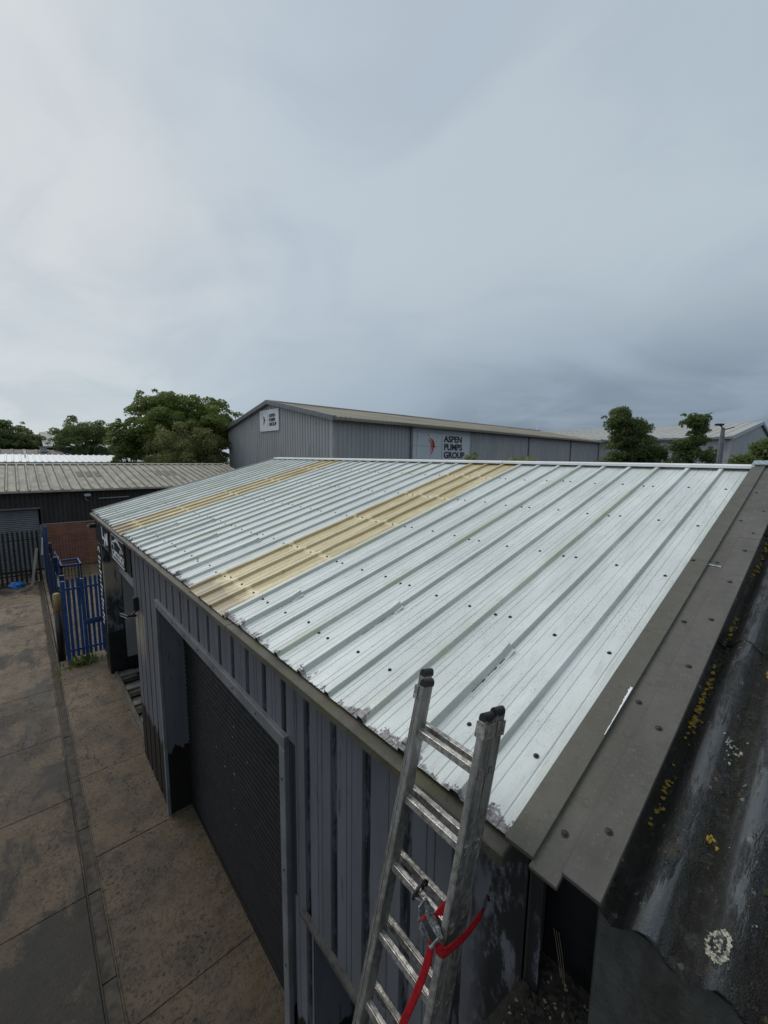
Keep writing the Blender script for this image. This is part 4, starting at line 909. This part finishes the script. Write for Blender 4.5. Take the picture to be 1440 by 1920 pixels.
shed('dark_roofed_unit', 'dark brown low pitched roof beyond the white roof', -14, 4.6, 56, 56, 61, 5.05, 6.05, 'dirty_rooflight', 'brown_cladding', pitch=1., hip=2.8)
vb = thing('roof_vent', (.9, 60, 6), 'squat grey vent box on the dark roof ridge', 'vent'); MB().box(.6, 1.2, 59.6, 60.4, 5.8, 6.35).build('box', 'pale_trim', vb); MB().box(.5, 1.3, 59.5, 60.5, 6.36, 6.42).build('cap', 'pale_trim', vb)
shed('pale_roofed_unit', 'distant unit with pale ribbed roof between middle and big trees', 1.2, 13.5, 68, 68, 76, 6.6, 8.7, 'far_roof_grey', 'brown_cladding', pitch=.6)
shed('far_left_unit', 'pale roof edge at far left below the trees', -14, -2.2, 66, 66, 72, 5.7, 6.45, 'far_roof_grey', 'brown_cladding', pitch=.8, hip=1.5)

# ------------------------------------------------------------------ grey warehouse with the lettering
ap = thing('grey_warehouse', (34, 28, 0), 'big grey ribbed warehouse with lettered signs beyond the white roof', 'building')
AXX, AYY, AE, AR_, ARY, AYE, AXE = 13.33, 20.3, 8.10, 9.70, 28.6, 36.9, 55.0
def clad_x(x, y0, y1, z0, top, pitch, dep, name, m, parent):
    pts = []; y = y0
    while y < y1 - 1e-6:
        e = min(y + pitch, y1); w_ = e - y; pts += [(y, x), (y + w_ * .5, x), (y + w_ * .62, x + dep), (y + w_ * .88, x + dep)]; y = e
    pts.append((y1, x)); a = [[(q, p, z0) for p, q in pts], [(q, p, top(p)) for p, q in pts]]; b = [[(q + .06, p, z0) for p, q in pts], [(q + .06, p, top(p)) for p, q in pts]]
    return MB().sheet(a, b).build(name, m, parent)
gt_ = lambda y: AE + (AR_ - AE) * (1 - abs(y - ARY) / (ARY - AYY)) - .06
pc = .345
clad_x(AXX, AYY + .18, ARY, 0, gt_, pc, .05, 'gable_cladding', 'aspen_cladding', ap); clad_x(AXX, ARY, AYE, 0, gt_, pc, .05, 'gable_cladding', 'aspen_cladding', ap)
MB().box(AXX - .02, AXX + .18, AYY - .02, AYY + .18, 0, AE - .05).build('corner_trim', 'pale_trim', ap)
MB().box(AXX - .02, AXX + .12, AYE, AYE + .1, 0, AE - .05).build('corner_trim', 'pale_trim', ap)
cladding(AXX + .18, 20.2, AYY, 0, AE - .02, pc, .05, 'wall_cladding', 'aspen_cladding', ap)
cladding(27.35, AXE, AYY, 0, AE - .02, pc, .05, 'wall_cladding', 'aspen_cladding', ap)
MB().box(20.14, 20.30, AYY - .12, AYY - .01, 0, AE - .1).build('downpipe', 'grey_steel', ap); MB().box(20.31, 20.45, AYY - .03, AYY + .05, 0, AE - .05).build('panel_trim', 'trim_grey', ap)
for x in (37.0, 46.5, 54.6): MB().box(x, x + .14, AYY - .1, AYY - .005, 0, AE - .1).build('downpipe', 'grey_steel', ap)
for a in ((20.46, 27.34, 7.60, AE - .03), (20.46, 23.70, 6.60, 7.58), (23.72, 27.34, 6.60, 7.58), (20.46, 23.70, 5.0, 6.58), (23.72, 27.34, 5.0, 6.58), (20.46, 27.34, 0, 4.98)):
    MB().box(a[0], a[1], AYY - .012, AYY + .05, a[2], a[3]).build('flat_panel', 'aspen_panel', ap)
MB().box(20.46, 27.34, AYY + .01, AYY + .06, 0, AE - .04).build('panel_backing', 'grey_steel', ap)
MB().box(AXE, AXE + .05, AYY, AYE, 0, AE).box(AXX + .2, AXE, AYE - .05, AYE, 0, AE).build('rear_wall', 'aspen_cladding', ap)
for sgn, ya in ((1, AYY - .45), (-1, AYE + .45)):
    x = AXX - .25
    while x < AXE:
        e = min(x + 3.05, AXE + .2); n = 16; pts = []
        for i in range(n + 1): pts.append((x + (e - x) * i / n, .04 if i % 2 else 0))
        A = [[(p, ya, AE - .02 + h) for p, h in pts], [(p, ARY, AR_ + .06 + h) for p, h in pts]]; B = [[(p, ya, AE - .1) for p, h in pts], [(p, ARY, AR_ - .02) for p, h in pts]]
        (MB().sheet(B, A) if sgn > 0 else MB().sheet(A, B)).build('roof_sheet', 'aspen_roof', ap); x = e
MB().box(AXX - .2, AXE, AYY - .58, AYY - .40, AE - .20, AE - .04).build('gutter', 'aspen_roof', ap)
MB().tube([(AXX - .2, ARY, AR_ + .08), (AXE, ARY, AR_ + .08)], .12, 8).build('ridge_cap', 'aspen_roof', ap)
for ya, yb_ in ((AYY - .55, ARY), (AYE + .55, ARY)):
    za, zb_ = AE - .12, AR_ + .02
    MB().hexa([(AXX - .34, ya, za - .14), (AXX - .10, ya, za - .14), (AXX - .10, yb_, zb_ - .14), (AXX - .34, yb_, zb_ - .14), (AXX - .34, ya, za + .16), (AXX - .10, ya, za + .16), (AXX - .10, yb_, zb_ + .16), (AXX - .34, yb_, zb_ + .16)]).build('bargeboard', 'grey_steel', ap)
# swoosh of curved blades, with a drop above it
def swoosh(m, parent, P, sc, name='emblem'):
    for r0, r1, a0, a1 in ((.78, 1.0, -62, 72), (.58, .72, -50, 84), (.90, 1.12, -8, 46)):
        pts = []
        for i in range(15):
            t = R(a0 + (a1 - a0) * i / 14); w_ = math.sin(math.pi * i / 14) * .9 + .1; rm = (r0 + r1) / 2; pts.append(((rm + (r1 - r0) / 2 * w_) * math.cos(t) - .5, (rm + (r1 - r0) / 2 * w_) * math.sin(t)))
        for i in range(14, -1, -1):
            t = R(a0 + (a1 - a0) * i / 14); w_ = math.sin(math.pi * i / 14) * .9 + .1; rm = (r0 + r1) / 2; pts.append(((rm - (r1 - r0) / 2 * w_) * math.cos(t) - .5, (rm - (r1 - r0) / 2 * w_) * math.sin(t)))
        P([(a * sc, b * sc) for a, b in pts], m, parent, name)
    P([(sc * (-.32 + .09 * math.cos(t * .7)), sc * (1.08 + .09 * math.sin(t * .7))) for t in range(9)], m, parent, name)
    P([(a * sc, b * sc) for a, b in ((.3, .10), (.95, .0), (.3, -.06))], m, parent, name)
sg = tag(MB().box(20.9, 27.2, AYY - .05, AYY - .013, 5.02, 7.56).build('warehouse_sign', 'aspen_panel'), 'wide grey sign panel reading ASPEN PUMPS GROUP with red swoosh', 'sign', 'signs on the grey warehouse')
place_text('ASPEN\nPUMPS\nGROUP', 'ink_navy', sg, 'y', 23.9, 26.6, 5.68, 7.46, AYY - .05, .02, .03)
swoosh('ink_red', sg, lambda pts, m, p, n: MB().prism([(22.35 + a, AYY - .05, 6.55 + b) for a, b in pts], (0, -.02, 0)).build(n, m, p), .80)
MB().box(23.66, 23.70, AYY - .056, AYY - .0505, 5.02, 7.56).box(20.9, 23.65, AYY - .056, AYY - .0505, 6.56, 6.585).build('joint', 'trim_grey', sg)
sg = tag(MB().box(AXX - .09, AXX - .03, 27.12, 30.25, 7.58, 9.18).build('warehouse_sign', 'sign_white'), 'white square sign with lettering high on grey gable end', 'sign', 'signs on the grey warehouse')
place_text('ASPEN\nPUMPS\nGROUP', 'ink_navy', sg, 'x', 28.65, 27.45, 7.95, 8.85, AXX - .09, .02, .02)
swoosh('ink_grey', sg, lambda pts, m, p, n: MB().prism([(AXX - .09, 29.6 - a * 1.2, 8.40 + b) for a, b in pts], (-.02, 0, 0)).build(n, m, p), .42)
MB().box(AXX - .097, AXX - .0905, 28.85, 28.88, 7.8, 8.95).build('divider', 'ink_grey', sg)
tag(MB().tube([(12.9, 22.4, 0), (12.9, 22.4, 6.55)], .06, 8).build('flue_pipe', 'pale_trim'), 'slim pale pipe standing before the grey gable wall', 'pipe')

# warehouse at the right
rw = thing('pale_warehouse', (79, 34, 0), 'large pale grey warehouse with ribbed roof behind right trees', 'building')
RX0, RX1, RXM, RY0, RY1, RE, RR = 57., 101., 79., 7.6, 62., 8.42, 11.45
def rt(x): return RE + (RR - RE) * (1 - abs(x - RXM) / (RXM - RX0)) - .05
clad_x(RX0, RY0, RY1, 0, lambda y: RE - .05, 1.0, .06, 'wall_cladding', 'pale_trim', rw)
cladding(RX0, RX1, RY0, 0, 0, .9, .06, 'gable_cladding', 'aspen_cladding', rw, rt)
for sgn, xa in ((1, RX0 - .4), (-1, RX1 + .4)):
    y = RY0 - .2
    while y < RY1:
        e = min(y + 2.0, RY1); pts = [(y, 0), (y + .18, .09), (y + .36, .09), (y + .46, 0), (y + 1.0, 0), (y + 1.18, .09), (y + 1.36, .09), (y + 1.46, 0), (e, 0)] if e - y > 1.5 else [(y, 0), (e, 0)]
        A = [[(xa, p, RE + h) for p, h in pts], [(RXM, p, RR + h) for p, h in pts]]; B = [[(xa, p, RE - .1) for p, h in pts], [(RXM, p, RR - .1) for p, h in pts]]
        (MB().sheet(A, B) if sgn > 0 else MB().sheet(B, A)).build('roof_sheet', 'far_roof_grey', rw); y = e
for xa in (RX0 - .5, RX1 + .5):
    MB().hexa([(xa, RY0 - .35, RE - .3), (xa, RY0 - .15, RE - .3), (RXM, RY0 - .15, RR - .3), (RXM, RY0 - .35, RR - .3), (xa, RY0 - .35, RE + .15), (xa, RY0 - .15, RE + .15), (RXM, RY0 - .15, RR + .15), (RXM, RY0 - .35, RR + .15)]).build('bargeboard', 'pale_trim', rw)
MB().box(RX0 - .62, RX0 - .4, RY0 - .3, RY1, RE - .25, RE - .02).build('gutter', 'trim_grey', rw)
MB().box(RX0 - .15, RX0 + .1, RY0 - .12, RY0 + .1, 0, RE - .1).build('corner_trim', 'pale_trim', rw)
MB().box(RX0, RX1, RY1 - .1, RY1, 0, RE).box(RX1 - .1, RX1, RY0 + .1, RY1 - .11, 0, RE).build('rear_wall', 'pale_trim', rw)
tag(MB().tube([(70, 37, 10), (70, 37, 12.1)], .10, 6).build('roof_mast', 'sign_white'), 'tiny white mast on the far warehouse roof', 'mast')
# lamp post
lpst = thing('lamp_post', (24.36, 3.1, 0), 'grey lamp post with flat head before the pale warehouse', 'lamp post')
MB().tube([(24.36, 3.1, 0), (24.36, 3.1, 6.6), (24.36, 3.1, 7.3)], [.13, .12, .07], 10).build('pole', 'grey_steel', lpst)
MB().tube([(24.36, 3.1, 7.25), (24.28, 3.17, 7.38), (24.24, 3.2, 7.40)], .035, 6).build('arm', 'grey_steel', lpst)
MB().obox((24.25, 3.24, 7.45), ((.7, -.7, 0), (.7, .7, 0), (0, 0, 1)), (.17, .10, .05)).build('lamp_head', 'bolt_black', lpst, bev=.02)
MB().tube([(24.36, 3.1, 7.2), (24.5, 2.7, 7.32)], .03, 6).build('arm', 'grey_steel', lpst)

# ------------------------------------------------------------------ trees and shrubs
def leaves_mesh(name, centres, radii, n, size, seed, m, drop=0.):
    r_ = np.random.default_rng(seed); w_ = np.array(radii) ** 2; w_ = w_ / w_.sum(); idx = r_.choice(len(radii), n, p=w_)
    dv = r_.normal(size=(n, 3)); dv /= np.linalg.norm(dv, axis=1)[:, None]; dv[:, 2] = np.where(dv[:, 2] < -.3, -dv[:, 2], dv[:, 2])
    rad = np.array(radii)[idx] * (1 - np.abs(r_.normal(0, .22, n))).clip(.15, 1.15); c = np.array(centres)[idx] + dv * rad[:, None] * np.array([1, 1, .82])
    c[:, 2] -= drop * r_.random(n) ** 2
    nr = dv + r_.normal(0, .55, (n, 3)); nr /= np.linalg.norm(nr, axis=1)[:, None]; t = np.cross(nr, r_.normal(size=(n, 3))); t /= np.linalg.norm(t, axis=1)[:, None]; b = np.cross(nr, t)
    s_ = size * r_.uniform(.55, 1.3, n)[:, None]
    V = np.stack([c - t * s_, c + b * s_ * .45 + nr * s_ * .12, c + t * s_, c - b * s_ * .45 + nr * s_ * .12], 1).reshape(-1, 3)
    me = bpy.data.meshes.new(name); me.vertices.add(4 * n); me.vertices.foreach_set('co', V.ravel()); me.loops.add(4 * n); me.loops.foreach_set('vertex_index', np.arange(4 * n)); me.polygons.add(n)
    me.polygons.foreach_set('loop_start', np.arange(0, 4 * n, 4)); me.update(calc_edges=True); me.validate(); me.materials.append(MATS[m]); return me
def tree(name, label, x, y, zlo, ztop, wd, n, size, m, seed, ncl=34, clr=.24, trunk=.28, base=0., cat='tree', group=None, flat=.9, drop=0., shell=.55, parts=None):
    r_ = random.Random(seed); t = thing(name, (x, y, base), label, cat, group or ('trees along the skyline' if cat == 'tree' else 'shrubs above the roof line')); cz = (zlo + ztop) / 2; hz = (ztop - zlo) / 2; cs, rs_ = [], []
    for i in range(ncl):
        while True:
            v = Vector((r_.uniform(-1, 1), r_.uniform(-1, 1), r_.uniform(-1, 1)))
            if shell < v.length < 1: break
        q = clr * r_.uniform(.65, 1.2); f = 1 - q * .75
        if parts:
            px, pz, pr_ = parts[i % len(parts)]; cs.append((x + cr.x * px * wd / 2 + v.x * pr_ * wd / 2, y + cr.y * px * wd / 2 + v.y * pr_ * wd / 2, cz + pz * hz + v.z * pr_ * hz * .8)); rs_.append(q * wd / 2 * .8)
        else: cs.append((x + v.x * f * wd / 2, y + v.y * f * wd / 2, cz + v.z * f * hz)); rs_.append(q * min(wd / 2, hz * 1.3))
    for i in range(6):            # dense heart of the crown
        v = Vector((r_.uniform(-.3, .3) * wd / 2, r_.uniform(-.3, .3) * wd / 2, r_.uniform(-.25, .3) * hz)); cs.append((x + v.x, y + v.y, cz + v.z)); rs_.append((.62 if not parts else .30) * min(wd / 2, hz))
    for i in range(int(ncl * .8)):
        k_ = r_.randrange(ncl); c_, q_ = Vector(cs[k_]), rs_[k_]; v = Vector((r_.gauss(0, 1), r_.gauss(0, 1), r_.gauss(.3, 1))).normalized(); cs.append(tuple(c_ + v * q_ * r_.uniform(.9, 1.35))); rs_.append(q_ * r_.uniform(.22, .42))
    cm = obj('crown', leaves_mesh('crown', cs, rs_, n, size, seed, m, drop), None, t)
    tk = MB(); zt_ = zlo + (ztop - zlo) * .45
    tk.tube([(x, y, base), (x + .05, y, base + (zlo - base) * .6), (x + .1 * trunk, y + .1, zt_)], [trunk, trunk * .75, trunk * .4], 9)
    tko = tk.build('trunk', 'bark', t, True)
    for i in r_.sample(range(ncl), min(ncl, 16)):
        c = Vector(cs[i]); a = Vector((x, y, base + (zlo - base) * r_.uniform(.7, 1.15))); mid = a.lerp(c, .5) + Vector((0, 0, .12 * (c - a).length)); MB().tube([a, mid, c], [trunk * .38, trunk * .22, trunk * .08], 6).build('branch', 'bark', tko, True)
    return t
tree('broadleaf_tree', 'largest dark green round tree left of the grey gable', 11.2, 41.5, 3.6, 11.7, 11.8, 70000, .13, 'leaf_dark', 11, 260, .15, .35, shell=.5)
tree('broadleaf_tree', 'olive green spreading tree in front of the largest tree', 9.9, 37.2, 2.6, 8.75, 7.8, 30000, .10, 'leaf_olive', 12, 130, .17, .2, drop=.6, shell=.45)
tree('broadleaf_tree', 'open branched tree with gaps above the white roof', 4.5, 56.7, 4.6, 9.9, 6.9, 18000, .12, 'leaf_deep', 13, 90, .17, .28, shell=.3)
tree('broadleaf_tree', 'rounded tree at the far left edge of skyline', -2.6, 74, 3.6, 10.2, 9.6, 26000, .15, 'leaf_deep', 14, 130, .17, .3, shell=.3)
tree('broadleaf_tree', 'small light green tree right of the far left one', .7, 72, 4.2, 8.2, 5.0, 10000, .13, 'leaf_olive', 15, 70, .2, .2, shell=.2)
tree('broadleaf_tree', 'faint distant tree low behind the vent box', 3.2, 95, 4.5, 9.0, 7.5, 4000, .25, 'leaf_deep', 16, 34, .22, .2, shell=.2)
tree('broadleaf_tree', 'slim dark tree at left shoulder of the largest tree', 6.0, 42.5, 3.6, 9.2, 3.2, 9000, .11, 'leaf_dark', 17, 60, .24, .15, shell=.1)
tree('leafy_tree', 'bushy dark tree with tall left top before pale warehouse', 27.4, 8.0, 4.6, 8.85, 4.3, 42000, .070, 'leaf_deep', 18, 190, .27, .12, shell=.0, parts=[(-.42, .55, .32), (-.40, .80, .18), (.12, .38, .34), (-.2, -.1, .5), (.45, -.2, .4), (-.55, -.6, .4), (.1, -.6, .55), (.78, -.35, .25), (-.3, -.75, .6), (.5, -.75, .5), (-.1, .15, .4)])
tree('leafy_tree', 'smaller split tree right of the bushy dark one', 28.1, 5.2, 4.6, 8.3, 2.8, 24000, .065, 'leaf_deep', 19, 130, .30, .09, shell=.0, parts=[(-.05, .72, .36), (.4, .78, .22), (-.35, .1, .25), (.0, -.3, .4), (-.1, -.8, .4), (.85, -.35, .24), (.55, -.75, .2), (-.5, -.7, .45), (.2, -.75, .5), (.2, .2, .35), (.45, .35, .3)])
tree('leafy_shrub', 'light green shrub top beside the flashing peak', 19.4, 1.6, 4.6, 6.2, 1.3, 2000, .065, 'leaf_bright', 20, 20, .34, .05, cat='shrub', shell=.1)
tree('leafy_shrub', 'light green tree top at the right picture edge', 20.7, 1.0, 4.8, 7.1, 2.0, 3000, .075, 'leaf_bright', 21, 22, .3, .06, cat='shrub', shell=.1)
tree('leafy_shrub', 'small feathery shrub growing above the ridge before the sign', 11.6, 8.5, 4.9, 6.08, .72, 900, .040, 'leaf_olive', 22, 16, .34, .03, cat='shrub')
weeds('ridge_weeds', 'pale wispy weeds poking above the white ridge cap', 10.8, 6.05, .12, .25, 90, .55, 'leaf_olive', 23, 5.28)
